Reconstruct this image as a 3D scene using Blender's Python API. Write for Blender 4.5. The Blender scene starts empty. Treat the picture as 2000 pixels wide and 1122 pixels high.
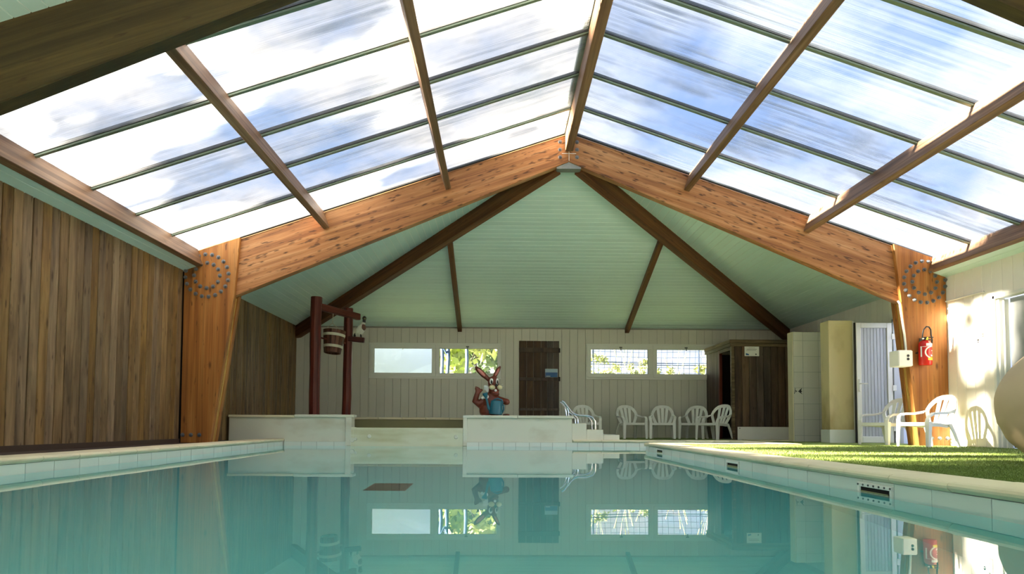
import bpy, bmesh, math, random
from mathutils import Vector, Matrix
import numpy as np
R = random.Random(7)
SC = bpy.context.scene
COL = SC.collection
PI = math.pi
V = Vector

# ------------------------------------------------------------------ camera
cam_d = bpy.data.cameras.new('camera')
cam = bpy.data.objects.new('camera', cam_d); COL.objects.link(cam)
cam_d.sensor_width = 36.0
cam_d.lens = 1366.36 * 36 / 2000
cam_d.shift_x = (1000 - 1003.3) / 2000
cam_d.shift_y = (762.3 - 561) / 2000
cam_d.clip_start = 0.05
cam.matrix_world = (Matrix.Translation((0, 0, 0.3696)) @ Matrix.Rotation(-0.0203, 4, 'Z')
                    @ Matrix.Rotation(PI / 2 + 0.0506, 4, 'X') @ Matrix.Rotation(0.0048, 4, 'Z'))
SC.camera = cam

# ------------------------------------------------------------------ world, sun, exposure
W = bpy.data.worlds.new('sky'); SC.world = W; W.use_nodes = True
def build_world(strength=2.6):
    nt = W.node_tree; nt.nodes.clear()
    N = nt.nodes.new; L = nt.links.new
    out = N('ShaderNodeOutputWorld'); bg = N('ShaderNodeBackground'); bg.inputs['Strength'].default_value = strength
    tc = N('ShaderNodeTexCoord'); sep = N('ShaderNodeSeparateXYZ'); L(tc.outputs['Generated'], sep.inputs[0])
    zc = N('ShaderNodeMath'); zc.operation = 'MAXIMUM'; zc.inputs[1].default_value = 0.0; L(sep.outputs['Z'], zc.inputs[0])
    grad = N('ShaderNodeValToRGB'); L(zc.outputs[0], grad.inputs[0])
    grad.color_ramp.elements[0].color = (1.45, 1.55, 1.72, 1); grad.color_ramp.elements[1].color = (.20, .38, .85, 1)
    e = grad.color_ramp.elements.new(.32); e.color = (.46, .66, 1.05, 1)
    den = N('ShaderNodeMath'); den.operation = 'ADD'; den.inputs[1].default_value = .25; L(zc.outputs[0], den.inputs[0])
    dv = N('ShaderNodeVectorMath'); dv.operation = 'DIVIDE'; L(tc.outputs['Generated'], dv.inputs[0])
    cmb = N('ShaderNodeCombineXYZ'); [L(den.outputs[0], cmb.inputs[i]) for i in range(3)]; L(cmb.outputs[0], dv.inputs[1])
    ns = N('ShaderNodeTexNoise'); ns.inputs['Scale'].default_value = 2.1; ns.inputs['Detail'].default_value = 6; ns.inputs['Roughness'].default_value = .55
    L(dv.outputs[0], ns.inputs['Vector'])
    cr = N('ShaderNodeValToRGB'); cr.color_ramp.elements[0].position = .39; cr.color_ramp.elements[1].position = .57; L(ns.outputs['Fac'], cr.inputs[0])
    mx = N('ShaderNodeMixRGB'); L(cr.outputs[0], mx.inputs[0]); L(grad.outputs[0], mx.inputs[1]); mx.inputs[2].default_value = (1.25, 1.22, 1.18, 1)
    gm = N('ShaderNodeMath'); gm.operation = 'LESS_THAN'; gm.inputs[1].default_value = -.02; L(sep.outputs['Z'], gm.inputs[0])
    m2 = N('ShaderNodeMixRGB'); L(gm.outputs[0], m2.inputs[0]); L(mx.outputs[0], m2.inputs[1]); m2.inputs[2].default_value = (.18, .2, .14, 1)
    L(m2.outputs[0], bg.inputs[0]); L(bg.outputs[0], out.inputs[0])
build_world(.42)
sun_d = bpy.data.lights.new('sun', 'SUN'); sun = bpy.data.objects.new('sun', sun_d); COL.objects.link(sun)
sun_d.energy = 46.0; sun_d.angle = math.radians(1.6); sun_d.color = (1, .90, .74)
sdir = V((math.cos(math.radians(22.5)), .0, -math.sin(math.radians(22.5)))).normalized()
sun.rotation_euler = sdir.to_track_quat('-Z', 'Y').to_euler()
sun.location = (-20, 7, 9)
SC.view_settings.view_transform = 'Standard'; SC.view_settings.look = 'None'
SC.view_settings.exposure = 1.35; SC.view_settings.gamma = 1.0; SC.view_settings.use_curve_mapping = False

# ------------------------------------------------------------------ helpers
def link(o): COL.objects.link(o); return o
def setp(o, parent):
    if parent is not None:
        o.parent = parent
        o.matrix_parent_inverse = parent.matrix_world.inverted()
    return o
def mesh_data(name, verts, faces, mat, smooth=False):
    me = bpy.data.meshes.new(name); me.from_pydata([tuple(v) for v in verts], [], faces); me.update()
    if mat: me.materials.append(mat)
    if smooth:
        for p in me.polygons: p.use_smooth = True
    return me
def add(name, me, parent=None, M=None):
    o = bpy.data.objects.new(name, me); link(o)
    if parent is not None:
        o.parent = parent; o.matrix_parent_inverse = parent.matrix_world.inverted()
    if M is not None: o.matrix_basis = M
    return o
def tag(o, label=None, cat=None, group=None, kind=None):
    if label: o['label'] = label
    if cat: o['category'] = cat
    if group: o['group'] = group
    if kind: o['kind'] = kind
    return o
def empty(name, loc=(0, 0, 0), rz=0, **k):
    o = bpy.data.objects.new(name, None); link(o)
    M = Matrix.Translation(loc) @ Matrix.Rotation(rz, 4, 'Z')
    o.matrix_basis = M; o.matrix_world = M
    o.empty_display_size = .1
    return tag(o, **k)
def bm_obj(name, bm, mat, parent=None, smooth=False, M=None):
    me = bpy.data.meshes.new(name); bmesh.ops.recalc_face_normals(bm, faces=bm.faces); bm.to_mesh(me); bm.free()
    if mat: me.materials.append(mat)
    if smooth:
        for p in me.polygons: p.use_smooth = True
        try: me.set_sharp_from_angle(angle=math.radians(35))
        except Exception: pass
    return add(name, me, parent, M)
def bm_box(bm, a, b, bev=0):
    x0, y0, z0 = a; x1, y1, z1 = b
    vs = [bm.verts.new(p) for p in ((x0,y0,z0),(x1,y0,z0),(x1,y1,z0),(x0,y1,z0),(x0,y0,z1),(x1,y0,z1),(x1,y1,z1),(x0,y1,z1))]
    fs = [bm.faces.new([vs[i] for i in f]) for f in ((3,2,1,0),(4,5,6,7),(0,1,5,4),(1,2,6,5),(2,3,7,6),(3,0,4,7))]
    if bev:
        es = list({e for f in fs for e in f.edges})
        bmesh.ops.bevel(bm, geom=es, offset=bev, segments=1, affect='EDGES', profile=.5)
def box(name, a, b, mat, parent=None, bev=0):
    bm = bmesh.new(); bm_box(bm, a, b, bev); return bm_obj(name, bm, mat, parent)
def bm_ext(bm, poly, vec, bev=0):
    vec = V(vec); n = len(poly)
    a = [bm.verts.new(V(p)) for p in poly]; b = [bm.verts.new(V(p) + vec) for p in poly]
    fs = [bm.faces.new(a[::-1]), bm.faces.new(b)] + [bm.faces.new((a[i], a[(i+1) % n], b[(i+1) % n], b[i])) for i in range(n)]
    if bev:
        es = list({e for f in fs for e in f.edges})
        bmesh.ops.bevel(bm, geom=es, offset=bev, segments=1, affect='EDGES', profile=.5)
def ext(name, poly, vec, mat, parent=None, bev=0):
    bm = bmesh.new(); bm_ext(bm, poly, vec, bev); return bm_obj(name, bm, mat, parent)
def frame(org, ex, up):
    ex = V(ex).normalized(); ey = V(up).cross(ex).normalized(); ez = ex.cross(ey)
    return Matrix(((ex.x, ey.x, ez.x, org[0]), (ex.y, ey.y, ez.y, org[1]), (ex.z, ey.z, ez.z, org[2]), (0, 0, 0, 1)))
def lprism(name, pts, vec, mat, parent, ex, up, bev=.006):
    """prism whose local X runs along the grain"""
    M = frame(pts[0], ex, up); Mi = M.inverted()
    bm = bmesh.new(); bm_ext(bm, [Mi @ V(p) for p in pts], Mi.to_3x3() @ V(vec), bev)
    return bm_obj(name, bm, mat, parent, M=M)
def beam(name, p0, p1, w, h, up, mat, parent=None, bev=.005, zoff=0):
    """box beam from p0 to p1 (bottom centre line), w wide, h tall towards up"""
    p0, p1 = V(p0), V(p1); M = frame(p0, p1 - p0, up); L = (p1 - p0).length
    bm = bmesh.new(); bm_box(bm, (0, -w / 2, zoff), (L, w / 2, h + zoff), bev)
    return bm_obj(name, bm, mat, parent, M=M)
def bm_tube(bm, pts, r, n=8, caps=True):
    pts = [V(p) for p in pts]; rings = []; prev = None
    rr = r if isinstance(r, (list, tuple)) else [r] * len(pts)
    for i, p in enumerate(pts):
        t = (pts[min(i + 1, len(pts) - 1)] - pts[max(i - 1, 0)]).normalized()
        if prev is None:
            a = t.cross(V((0, 0, 1)));  a = a if a.length > .05 else t.cross(V((1, 0, 0)))
        else: a = prev - t * prev.dot(t)
        a.normalize(); prev = a; b = t.cross(a)
        rings.append([bm.verts.new(p + (a * math.cos(k * 2 * PI / n) + b * math.sin(k * 2 * PI / n)) * rr[i]) for k in range(n)])
    for A, B in zip(rings, rings[1:]):
        for k in range(n): bm.faces.new((A[k], A[(k + 1) % n], B[(k + 1) % n], B[k]))
    if caps: bm.faces.new(rings[0][::-1]); bm.faces.new(rings[-1])
def tube(name, pts, r, mat, parent=None, n=8):
    bm = bmesh.new(); bm_tube(bm, pts, r, n); return bm_obj(name, bm, mat, parent, smooth=True)
def bm_lathe(bm, prof, c=(0, 0, 0), n=24, M=None):
    rings = []
    for r, z in prof:
        rings.append([bm.verts.new(V((c[0] + r * math.cos(k * 2 * PI / n), c[1] + r * math.sin(k * 2 * PI / n), c[2] + z))) for k in range(n)])
    for A, B in zip(rings, rings[1:]):
        for k in range(n): bm.faces.new((A[k], A[(k + 1) % n], B[(k + 1) % n], B[k]))
    bm.faces.new(rings[0][::-1]); bm.faces.new(rings[-1])
    if M is not None:
        for ring in rings:
            for v in ring: v.co = M @ v.co
def bm_ball(bm, c, rad, M=None, u=16, v=10):
    g = bmesh.ops.create_uvsphere(bm, u_segments=u, v_segments=v, radius=1)
    T = Matrix.Translation(c) @ (M.to_4x4() if M is not None else Matrix()) @ Matrix.Diagonal((*rad, 1))
    bmesh.ops.transform(bm, matrix=T, verts=g['verts'])
def ball(name, c, rad, mat, parent=None, M=None):
    bm = bmesh.new(); bm_ball(bm, c, rad, M); return bm_obj(name, bm, mat, parent, smooth=True)
def bm_ribbon(bm, cs, hs, ts):
    """strip of box section: centres, half-width vectors, half-thickness vectors"""
    rings = []
    for c, h, t in zip(cs, hs, ts):
        c, h, t = V(c), V(h), V(t)
        rings.append([bm.verts.new(p) for p in (c - h - t, c + h - t, c + h + t, c - h + t)])
    for A, B in zip(rings, rings[1:]):
        for k in range(4): bm.faces.new((A[k], A[(k + 1) % 4], B[(k + 1) % 4], B[k]))
    bm.faces.new(rings[0][::-1]); bm.faces.new(rings[-1])
def copy_tree(o, parent=None):
    c = o.copy(); COL.objects.link(c)
    if parent is not None: c.parent = parent
    for ch in list(o.children): copy_tree(ch, c)
    return c

# ------------------------------------------------------------------ materials
def srgb(r, g, b):
    f = lambda c: ((c / 255) / 12.92) if c <= 10 else (((c / 255) + .055) / 1.055) ** 2.4
    return (f(r), f(g), f(b), 1)
def new_mat(name):
    m = bpy.data.materials.new(name); m.use_nodes = True
    return m, m.node_tree, m.node_tree.nodes['Principled BSDF']
def plain(name, col, rough=.5, metal=0, noise=.08, nscale=3, bump=0, bscale=60, vary=0, spec=.5):
    m, nt, b = new_mat(name); N = nt.nodes.new; L = nt.links.new
    b.inputs['Roughness'].default_value = rough; b.inputs['Metallic'].default_value = metal
    b.inputs['Specular IOR Level'].default_value = spec
    tc = N('ShaderNodeTexCoord')
    ns = N('ShaderNodeTexNoise'); ns.inputs['Scale'].default_value = nscale; ns.inputs['Detail'].default_value = 5; L(tc.outputs['Object'], ns.inputs['Vector'])
    mr = N('ShaderNodeMapRange'); mr.inputs[3].default_value = 1 - noise; mr.inputs[4].default_value = 1 + noise; L(ns.outputs['Fac'], mr.inputs[0])
    hsv = N('ShaderNodeHueSaturation'); hsv.inputs['Color'].default_value = col
    if vary:
        oi = N('ShaderNodeObjectInfo'); m2 = N('ShaderNodeMapRange'); m2.inputs[3].default_value = 1 - vary; m2.inputs[4].default_value = 1 + vary
        L(oi.outputs['Random'], m2.inputs[0]); mu = N('ShaderNodeMath'); mu.operation = 'MULTIPLY'; L(mr.outputs[0], mu.inputs[0]); L(m2.outputs[0], mu.inputs[1]); L(mu.outputs[0], hsv.inputs['Value'])
    else: L(mr.outputs[0], hsv.inputs['Value'])
    L(hsv.outputs[0], b.inputs['Base Color'])
    if bump:
        n2 = N('ShaderNodeTexNoise'); n2.inputs['Scale'].default_value = bscale; L(tc.outputs['Object'], n2.inputs['Vector'])
        bp = N('ShaderNodeBump'); bp.inputs['Strength'].default_value = bump; bp.inputs['Distance'].default_value = .01; L(n2.outputs['Fac'], bp.inputs['Height']); L(bp.outputs[0], b.inputs['Normal'])
    return m
def wood(name, c1, c2, c3, axis='X', fine=16, along=.6, knot=(.03, .012, .005, 1), knots=.5, rough=.55, vary=.12, huevary=.0, flecks=True, kscale=1.0, fl=.66):
    m, nt, b = new_mat(name); N = nt.nodes.new; L = nt.links.new
    b.inputs['Roughness'].default_value = rough; b.inputs['Specular IOR Level'].default_value = .3
    tc = N('ShaderNodeTexCoord'); oi = N('ShaderNodeObjectInfo')
    off = N('ShaderNodeVectorMath'); off.operation = 'SCALE'; off.inputs['Scale'].default_value = 37
    cb = N('ShaderNodeCombineXYZ'); [L(oi.outputs['Random'], cb.inputs[i]) for i in range(3)]; L(cb.outputs[0], off.inputs[0])
    ad = N('ShaderNodeVectorMath'); L(tc.outputs['Object'], ad.inputs[0]); L(off.outputs[0], ad.inputs[1])
    def mp(a, c):
        k = N('ShaderNodeMapping'); s = [c, c, c]; s['XYZ'.index(axis)] = a; k.inputs['Scale'].default_value = s; L(ad.outputs[0], k.inputs['Vector']); return k
    n1 = N('ShaderNodeTexNoise'); n1.inputs['Scale'].default_value = 1; n1.inputs['Detail'].default_value = 7; n1.inputs['Roughness'].default_value = .6; n1.inputs['Distortion'].default_value = .4
    L(mp(along, fine).outputs[0], n1.inputs['Vector'])
    cr = N('ShaderNodeValToRGB'); cr.color_ramp.elements[0].position = .32; cr.color_ramp.elements[1].position = .68
    cr.color_ramp.elements[0].color = c1; cr.color_ramp.elements[1].color = c3; e = cr.color_ramp.elements.new(.5); e.color = c2
    L(n1.outputs['Fac'], cr.inputs[0])
    n2 = N('ShaderNodeTexNoise'); n2.inputs['Scale'].default_value = 1; n2.inputs['Detail'].default_value = 3
    L(mp(along * 3, fine * 5).outputs[0], n2.inputs['Vector'])
    mr = N('ShaderNodeMapRange'); mr.inputs[1].default_value = .3; mr.inputs[2].default_value = .7; mr.inputs[3].default_value = .78; mr.inputs[4].default_value = 1.15; L(n2.outputs['Fac'], mr.inputs[0])
    va = N('ShaderNodeMapRange'); va.inputs[3].default_value = 1 - vary; va.inputs[4].default_value = 1 + vary; L(oi.outputs['Random'], va.inputs[0])
    mu = N('ShaderNodeMath'); mu.operation = 'MULTIPLY'; L(mr.outputs[0], mu.inputs[0]); L(va.outputs[0], mu.inputs[1])
    hsv = N('ShaderNodeHueSaturation'); L(cr.outputs[0], hsv.inputs['Color']); L(mu.outputs[0], hsv.inputs['Value'])
    if huevary:
        fr = N('ShaderNodeMath'); fr.operation = 'MULTIPLY'; fr.inputs[1].default_value = 7.31; L(oi.outputs['Random'], fr.inputs[0])
        f2 = N('ShaderNodeMath'); f2.operation = 'FRACT'; L(fr.outputs[0], f2.inputs[0])
        sm = N('ShaderNodeMapRange'); sm.inputs[3].default_value = 1 - huevary; sm.inputs[4].default_value = 1 + huevary * .6; L(f2.outputs[0], sm.inputs[0]); L(sm.outputs[0], hsv.inputs['Saturation'])
    last = hsv.outputs[0]
    if knots:
        vo = N('ShaderNodeTexVoronoi'); vo.inputs['Scale'].default_value = 1; vo.inputs['Randomness'].default_value = 1
        L(mp(2.2 * kscale, 6.5 * kscale).outputs[0], vo.inputs['Vector'])
        k = N('ShaderNodeMapRange'); k.inputs[1].default_value = .05; k.inputs[2].default_value = .17; k.inputs[3].default_value = knots; k.inputs[4].default_value = 0; L(vo.outputs['Distance'], k.inputs[0])
        mk = N('ShaderNodeMixRGB'); mk.inputs[2].default_value = knot; L(k.outputs[0], mk.inputs[0]); L(last, mk.inputs[1]); last = mk.outputs[0]
    if flecks:
        n3 = N('ShaderNodeTexNoise'); n3.inputs['Scale'].default_value = 1; n3.inputs['Detail'].default_value = 2; L(mp(5, 26).outputs[0], n3.inputs['Vector'])
        k3 = N('ShaderNodeMapRange'); k3.inputs[1].default_value = fl; k3.inputs[2].default_value = fl + .08; k3.inputs[4].default_value = .7; L(n3.outputs['Fac'], k3.inputs[0])
        m3 = N('ShaderNodeMixRGB'); m3.inputs[2].default_value = knot; L(k3.outputs[0], m3.inputs[0]); L(last, m3.inputs[1]); last = m3.outputs[0]
    L(last, b.inputs['Base Color'])
    bp = N('ShaderNodeBump'); bp.inputs['Strength'].default_value = .25; bp.inputs['Distance'].default_value = .004; L(n2.outputs['Fac'], bp.inputs['Height']); L(bp.outputs[0], b.inputs['Normal'])
    return m

M_glulam = wood('glulam_wood', srgb(128, 82, 48), srgb(162, 110, 66), srgb(188, 140, 94), 'X', 13, .5, knots=.85, rough=.45, vary=.06, kscale=1.5, fl=.60)
M_post = wood('post_wood', srgb(128, 78, 36), srgb(160, 102, 48), srgb(180, 126, 68), 'X', 9, .35, knots=.7, rough=.5, vary=.05)
M_shaded = wood('shaded_rafter_wood', srgb(78, 44, 22), srgb(106, 64, 34), srgb(126, 84, 48), 'X', 13, .5, knots=.6, vary=.06)  # unlit rafters seen from below: their shade is put into the wood colour
M_purlin = wood('purlin_wood', srgb(92, 66, 46), srgb(126, 94, 68), srgb(150, 118, 90), 'X', 18, .5, knots=.3, vary=.08, flecks=False)
M_plank = wood('weathered_plank', srgb(92, 70, 44), srgb(124, 97, 62), srgb(146, 119, 80), 'Z', 7, .9, knots=.7, vary=.2, huevary=.2)
M_plankdk = wood('cabin_plank', srgb(66, 48, 34), srgb(86, 64, 46), srgb(104, 82, 60), 'Z', 7, .9, knots=.5, vary=.3, huevary=.4)
M_plankh = wood('cabin_trim_wood', srgb(58, 48, 30), srgb(92, 76, 52), srgb(130, 110, 80), 'X', 14, .8, knots=.4, vary=.15)
M_redlog = wood('red_stained_log', srgb(52, 16, 9), srgb(86, 32, 20), srgb(112, 50, 34), 'Z', 12, .7, knots=.4, vary=.08, rough=.45)
M_redlogx = wood('red_stained_beam', srgb(52, 16, 9), srgb(86, 32, 20), srgb(112, 50, 34), 'X', 12, .7, knots=.4, vary=.08, rough=.45)
M_stave = wood('bucket_stave_wood', srgb(60, 30, 18), srgb(92, 54, 36), srgb(116, 74, 52), 'Z', 14, .7, knots=.2, vary=.15)
M_mint = plain('mint_ceiling_board', srgb(208, 234, 226), .45, noise=.03, vary=.035)
M_litback = plain('lit_groove_backing', srgb(236, 246, 238), .8)  # paler backing paints the light caught on board edges into the grooves
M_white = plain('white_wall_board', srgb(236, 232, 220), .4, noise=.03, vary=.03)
M_whitefar = plain('shaded_white_board', srgb(206, 202, 188), .4, noise=.03, vary=.03)  # white boards greyed: dimmer light at the far wall put into the colour
M_whiteback = plain('wall_backing', srgb(150, 148, 136), .8)
M_frame = plain('white_window_frame', srgb(222, 222, 212), .3, noise=.02)
M_plastic = plain('white_chair_plastic', srgb(238, 238, 232), .35, noise=.02)
M_steel = plain('polished_steel', srgb(210, 210, 205), .18, metal=1, noise=.02)
M_bolt = plain('galvanised_bolt', srgb(120, 124, 128), .45, metal=.6, noise=.15, nscale=40)
M_galv = plain('galvanised_plate', srgb(140, 144, 140), .5, metal=.7, noise=.2, nscale=20)
M_alu = plain('glazing_bar_green', srgb(120, 136, 118), .45, metal=.2, noise=.06)
M_seal = plain('dark_seal', srgb(40, 42, 40), .7)
M_tile = plain('white_pool_tile', srgb(226, 232, 222), .18, noise=.03, vary=.04)
M_grout = plain('tile_grout', srgb(150, 158, 146), .8)
M_tileg = plain('shower_tile', srgb(196, 196, 184), .2, noise=.03, vary=.03)
M_black = plain('black_plastic', srgb(22, 22, 22), .4)
M_dkint = plain('dark_interior', srgb(34, 26, 20), .9)
M_red = plain('extinguisher_red', srgb(196, 28, 22), .25, noise=.03)
M_yellow = plain('yellow_print', srgb(236, 214, 40), .4)
M_print = plain('white_print', srgb(236, 234, 226), .45)
M_ink = plain('grey_ink', srgb(96, 96, 92), .6)
M_blueink = plain('blue_print', srgb(40, 92, 150), .5, noise=.3, nscale=14)
M_lightblue = plain('pale_blue_print', srgb(176, 200, 214), .5)
M_pvc = plain('grey_pvc_door', srgb(176, 180, 184), .35, noise=.02)
M_floor = plain('deck_floor', srgb(170, 158, 132), .7, bump=.2)
M_floordk = plain('dark_deck_strip', srgb(62, 46, 34), .7)
M_bluedoor = plain('blue_painted_metal', srgb(70, 92, 150), .4)
M_greydoor = plain('grey_weathered_leaf', srgb(138, 142, 142), .6, noise=.15, nscale=6)
M_beige = plain('beige_canvas', srgb(204, 182, 152), .85, noise=.05, nscale=6, bump=.15, bscale=400, spec=.2)
M_outwall = plain('outside_render_wall', srgb(196, 206, 230), .8)
M_ground = plain('outside_ground', srgb(110, 120, 70), .9, noise=.3)
M_trunkb = plain('bluish_trunk', srgb(70, 92, 128), .8, noise=.2)
M_leaf = plain('leaf_green', srgb(150, 165, 60), .6, noise=.4, nscale=3)
M_leafp = plain('leaf_pale', srgb(176, 180, 120), .7, noise=.3)
M_leaf2 = plain('leaf_dark', srgb(70, 92, 40), .6, noise=.4, nscale=3)
M_bark = plain('bark', srgb(70, 54, 40), .9, noise=.3)
M_net = plain('net_cord', srgb(70, 84, 110), .7)

def stained(name, col, stain, scale=(1.2, 1.2, 2.2), lo=.5, hi=.72, amount=.7, rough=.55, bump=.15, zgrad=None):
    m, nt, b = new_mat(name); N = nt.nodes.new; L = nt.links.new
    b.inputs['Roughness'].default_value = rough
    tc = N('ShaderNodeTexCoord'); mp = N('ShaderNodeMapping'); mp.inputs['Scale'].default_value = scale; L(tc.outputs['Object'], mp.inputs[0])
    ns = N('ShaderNodeTexNoise'); ns.inputs['Scale'].default_value = 1; ns.inputs['Detail'].default_value = 6; L(mp.outputs[0], ns.inputs['Vector'])
    fac = ns.outputs['Fac']
    if zgrad:
        sep = N('ShaderNodeSeparateXYZ'); L(tc.outputs['Object'], sep.inputs[0])
        g = N('ShaderNodeMapRange'); g.inputs[1].default_value, g.inputs[2].default_value, g.inputs[3].default_value, g.inputs[4].default_value = zgrad
        L(sep.outputs['Z'], g.inputs[0]); a = N('ShaderNodeMath'); L(fac, a.inputs[0]); L(g.outputs[0], a.inputs[1]); fac = a.outputs[0]
    mr = N('ShaderNodeMapRange'); mr.inputs[1].default_value = lo; mr.inputs[2].default_value = hi; mr.inputs[4].default_value = amount; L(fac, mr.inputs[0])
    mx = N('ShaderNodeMixRGB'); mx.inputs[1].default_value = col; mx.inputs[2].default_value = stain; L(mr.outputs[0], mx.inputs[0]); L(mx.outputs[0], b.inputs['Base Color'])
    n2 = N('ShaderNodeTexNoise'); n2.inputs['Scale'].default_value = 90; L(tc.outputs['Object'], n2.inputs['Vector'])
    bp = N('ShaderNodeBump'); bp.inputs['Strength'].default_value = bump; bp.inputs['Distance'].default_value = .004; L(n2.outputs['Fac'], bp.inputs['Height']); L(bp.outputs[0], b.inputs['Normal'])
    return m
M_render = stained('pool_block_render', srgb(222, 222, 204), srgb(176, 158, 120), (1.5, 1.5, 3), .52, .8, .6)
M_spill = stained('spillway_render', srgb(226, 226, 198), srgb(182, 170, 104), (1.2, 1.2, 6), .45, .75, .65)
M_coping = stained('coping_stone', srgb(232, 220, 186), srgb(176, 152, 110), (2, 2, 6), .52, .85, .5, rough=.6)
M_cream = stained('cream_render', srgb(214, 200, 152), srgb(146, 124, 66), (3, 3, 1.5), .55, .95, .75, zgrad=(.35, 1.3, .32, 0))
M_creampart = stained('pale_partition_render', srgb(214, 206, 172), srgb(166, 146, 92), (3, 3, 1.2), .5, .8, .5)
M_basin = plain('wading_basin_olive', srgb(150, 144, 100), .6, noise=.1)
M_liner = plain('pool_liner', srgb(150, 236, 236), .5, noise=.04, nscale=1.2)

def turf_mat():
    m, nt, b = new_mat('artificial_turf'); N = nt.nodes.new; L = nt.links.new
    b.inputs['Roughness'].default_value = .75; b.inputs['Specular IOR Level'].default_value = .2
    tc = N('ShaderNodeTexCoord')
    ns = N('ShaderNodeTexNoise'); ns.inputs['Scale'].default_value = 140; ns.inputs['Detail'].default_value = 3; L(tc.outputs['Object'], ns.inputs['Vector'])
    n2 = N('ShaderNodeTexNoise'); n2.inputs['Scale'].default_value = 3; L(tc.outputs['Object'], n2.inputs['Vector'])
    cr = N('ShaderNodeValToRGB'); cr.color_ramp.elements[0].position = .3; cr.color_ramp.elements[1].position = .7
    cr.color_ramp.elements[0].color = srgb(84, 104, 46); cr.color_ramp.elements[1].color = srgb(150, 168, 92); L(ns.outputs['Fac'], cr.inputs[0])
    mr = N('ShaderNodeMapRange'); mr.inputs[3].default_value = .85; mr.inputs[4].default_value = 1.12; L(n2.outputs['Fac'], mr.inputs[0])
    h = N('ShaderNodeHueSaturation'); L(cr.outputs[0], h.inputs['Color']); L(mr.outputs[0], h.inputs['Value']); L(h.outputs[0], b.inputs['Base Color'])
    bp = N('ShaderNodeBump'); bp.inputs['Strength'].default_value = .6; bp.inputs['Distance'].default_value = .01; L(ns.outputs['Fac'], bp.inputs['Height']); L(bp.outputs[0], b.inputs['Normal'])
    return m
M_turf = turf_mat()
MILK = .06
def panel_mat(name, seed, dirt, tint):
    """translucent multiwall sheet: clear share, milky share, dirt streaks that run along the flutes"""
    m, nt, b = new_mat(name); nt.nodes.remove(b); N = nt.nodes.new; L = nt.links.new
    out = nt.nodes['Material Output']
    tc = N('ShaderNodeTexCoord')
    def nz(scale, detail=4, rough=.55):
        mp = N('ShaderNodeMapping'); mp.inputs['Scale'].default_value = scale; mp.inputs['Location'].default_value = (seed, seed * 2, 0); L(tc.outputs['Object'], mp.inputs[0])
        n = N('ShaderNodeTexNoise'); n.inputs['Scale'].default_value = 1; n.inputs['Detail'].default_value = detail; n.inputs['Roughness'].default_value = rough; L(mp.outputs[0], n.inputs['Vector']); return n.outputs['Fac']
    def mrng(src, a, b_, c, d):
        r = N('ShaderNodeMapRange'); r.inputs[1].default_value, r.inputs[2].default_value, r.inputs[3].default_value, r.inputs[4].default_value = a, b_, c, d; L(src, r.inputs[0]); return r.outputs[0]
    def math_(op, a, b_):
        k = N('ShaderNodeMath'); k.operation = op
        for i, q in enumerate((a, b_)):
            if isinstance(q, (int, float)): k.inputs[i].default_value = q
            else: L(q, k.inputs[i])
        return k.outputs[0]
    flute = mrng(nz((.25, 55, 0), 2), .35, .65, -.07, .07)
    patch = mrng(nz((.55, 1.6, 0), 5), .45, .66, 0, 1)
    streak = mrng(nz((.5, 26, 0), 3), .46, .58, 0, 1)
    d = math_('MULTIPLY', math_('MULTIPLY', patch, streak), dirt)
    d2 = math_('MULTIPLY', mrng(nz((.9, 2.2, 0), 6), .54, .70, 0, 1), dirt * .55)
    d = math_('MAXIMUM', d, d2)
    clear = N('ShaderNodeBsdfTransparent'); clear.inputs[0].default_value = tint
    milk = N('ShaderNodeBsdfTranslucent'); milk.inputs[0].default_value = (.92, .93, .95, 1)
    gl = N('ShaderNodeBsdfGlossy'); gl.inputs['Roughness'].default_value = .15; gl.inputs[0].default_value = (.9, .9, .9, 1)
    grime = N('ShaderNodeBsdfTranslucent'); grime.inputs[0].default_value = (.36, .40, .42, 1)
    mA = N('ShaderNodeMixShader'); L(math_('ADD', flute, MILK), mA.inputs[0]); L(clear.outputs[0], mA.inputs[1]); L(milk.outputs[0], mA.inputs[2])
    mB = N('ShaderNodeMixShader'); L(d, mB.inputs[0]); L(mA.outputs[0], mB.inputs[1]); L(grime.outputs[0], mB.inputs[2])
    mC = N('ShaderNodeMixShader'); mC.inputs[0].default_value = .03; L(mB.outputs[0], mC.inputs[1]); L(gl.outputs[0], mC.inputs[2])
    L(mC.outputs[0], out.inputs[0]); return m
M_panelL = panel_mat('roof_sheet_sun_side', 3.1, .55, (.97, .96, .95, 1))  # warm tint puts the sunlight into the sheet colour
M_panelR = panel_mat('roof_sheet_shade_side', 8.4, .75, (.90, .94, 1, 1))  # blue tint puts the sky light of the shaded slope into the colour
def water_mat(name, tint):
    m, nt, b = new_mat(name); N = nt.nodes.new; L = nt.links.new
    b.inputs['Base Color'].default_value = tint; b.inputs['Roughness'].default_value = .0; b.inputs['IOR'].default_value = 1.33; b.inputs['Transmission Weight'].default_value = 1
    tc = N('ShaderNodeTexCoord'); mp = N('ShaderNodeMapping'); mp.inputs['Scale'].default_value = (1.1, .5, 1); L(tc.outputs['Object'], mp.inputs[0])
    ns = N('ShaderNodeTexNoise'); ns.inputs['Scale'].default_value = 1.3; ns.inputs['Detail'].default_value = 1.5; L(mp.outputs[0], ns.inputs['Vector'])
    bp = N('ShaderNodeBump'); bp.inputs['Strength'].default_value = .02; bp.inputs['Distance'].default_value = .03; L(ns.outputs['Fac'], bp.inputs['Height']); L(bp.outputs[0], b.inputs['Normal'])
    return m
M_water = water_mat('pool_water', (.86, .98, 1, 1))
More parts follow.
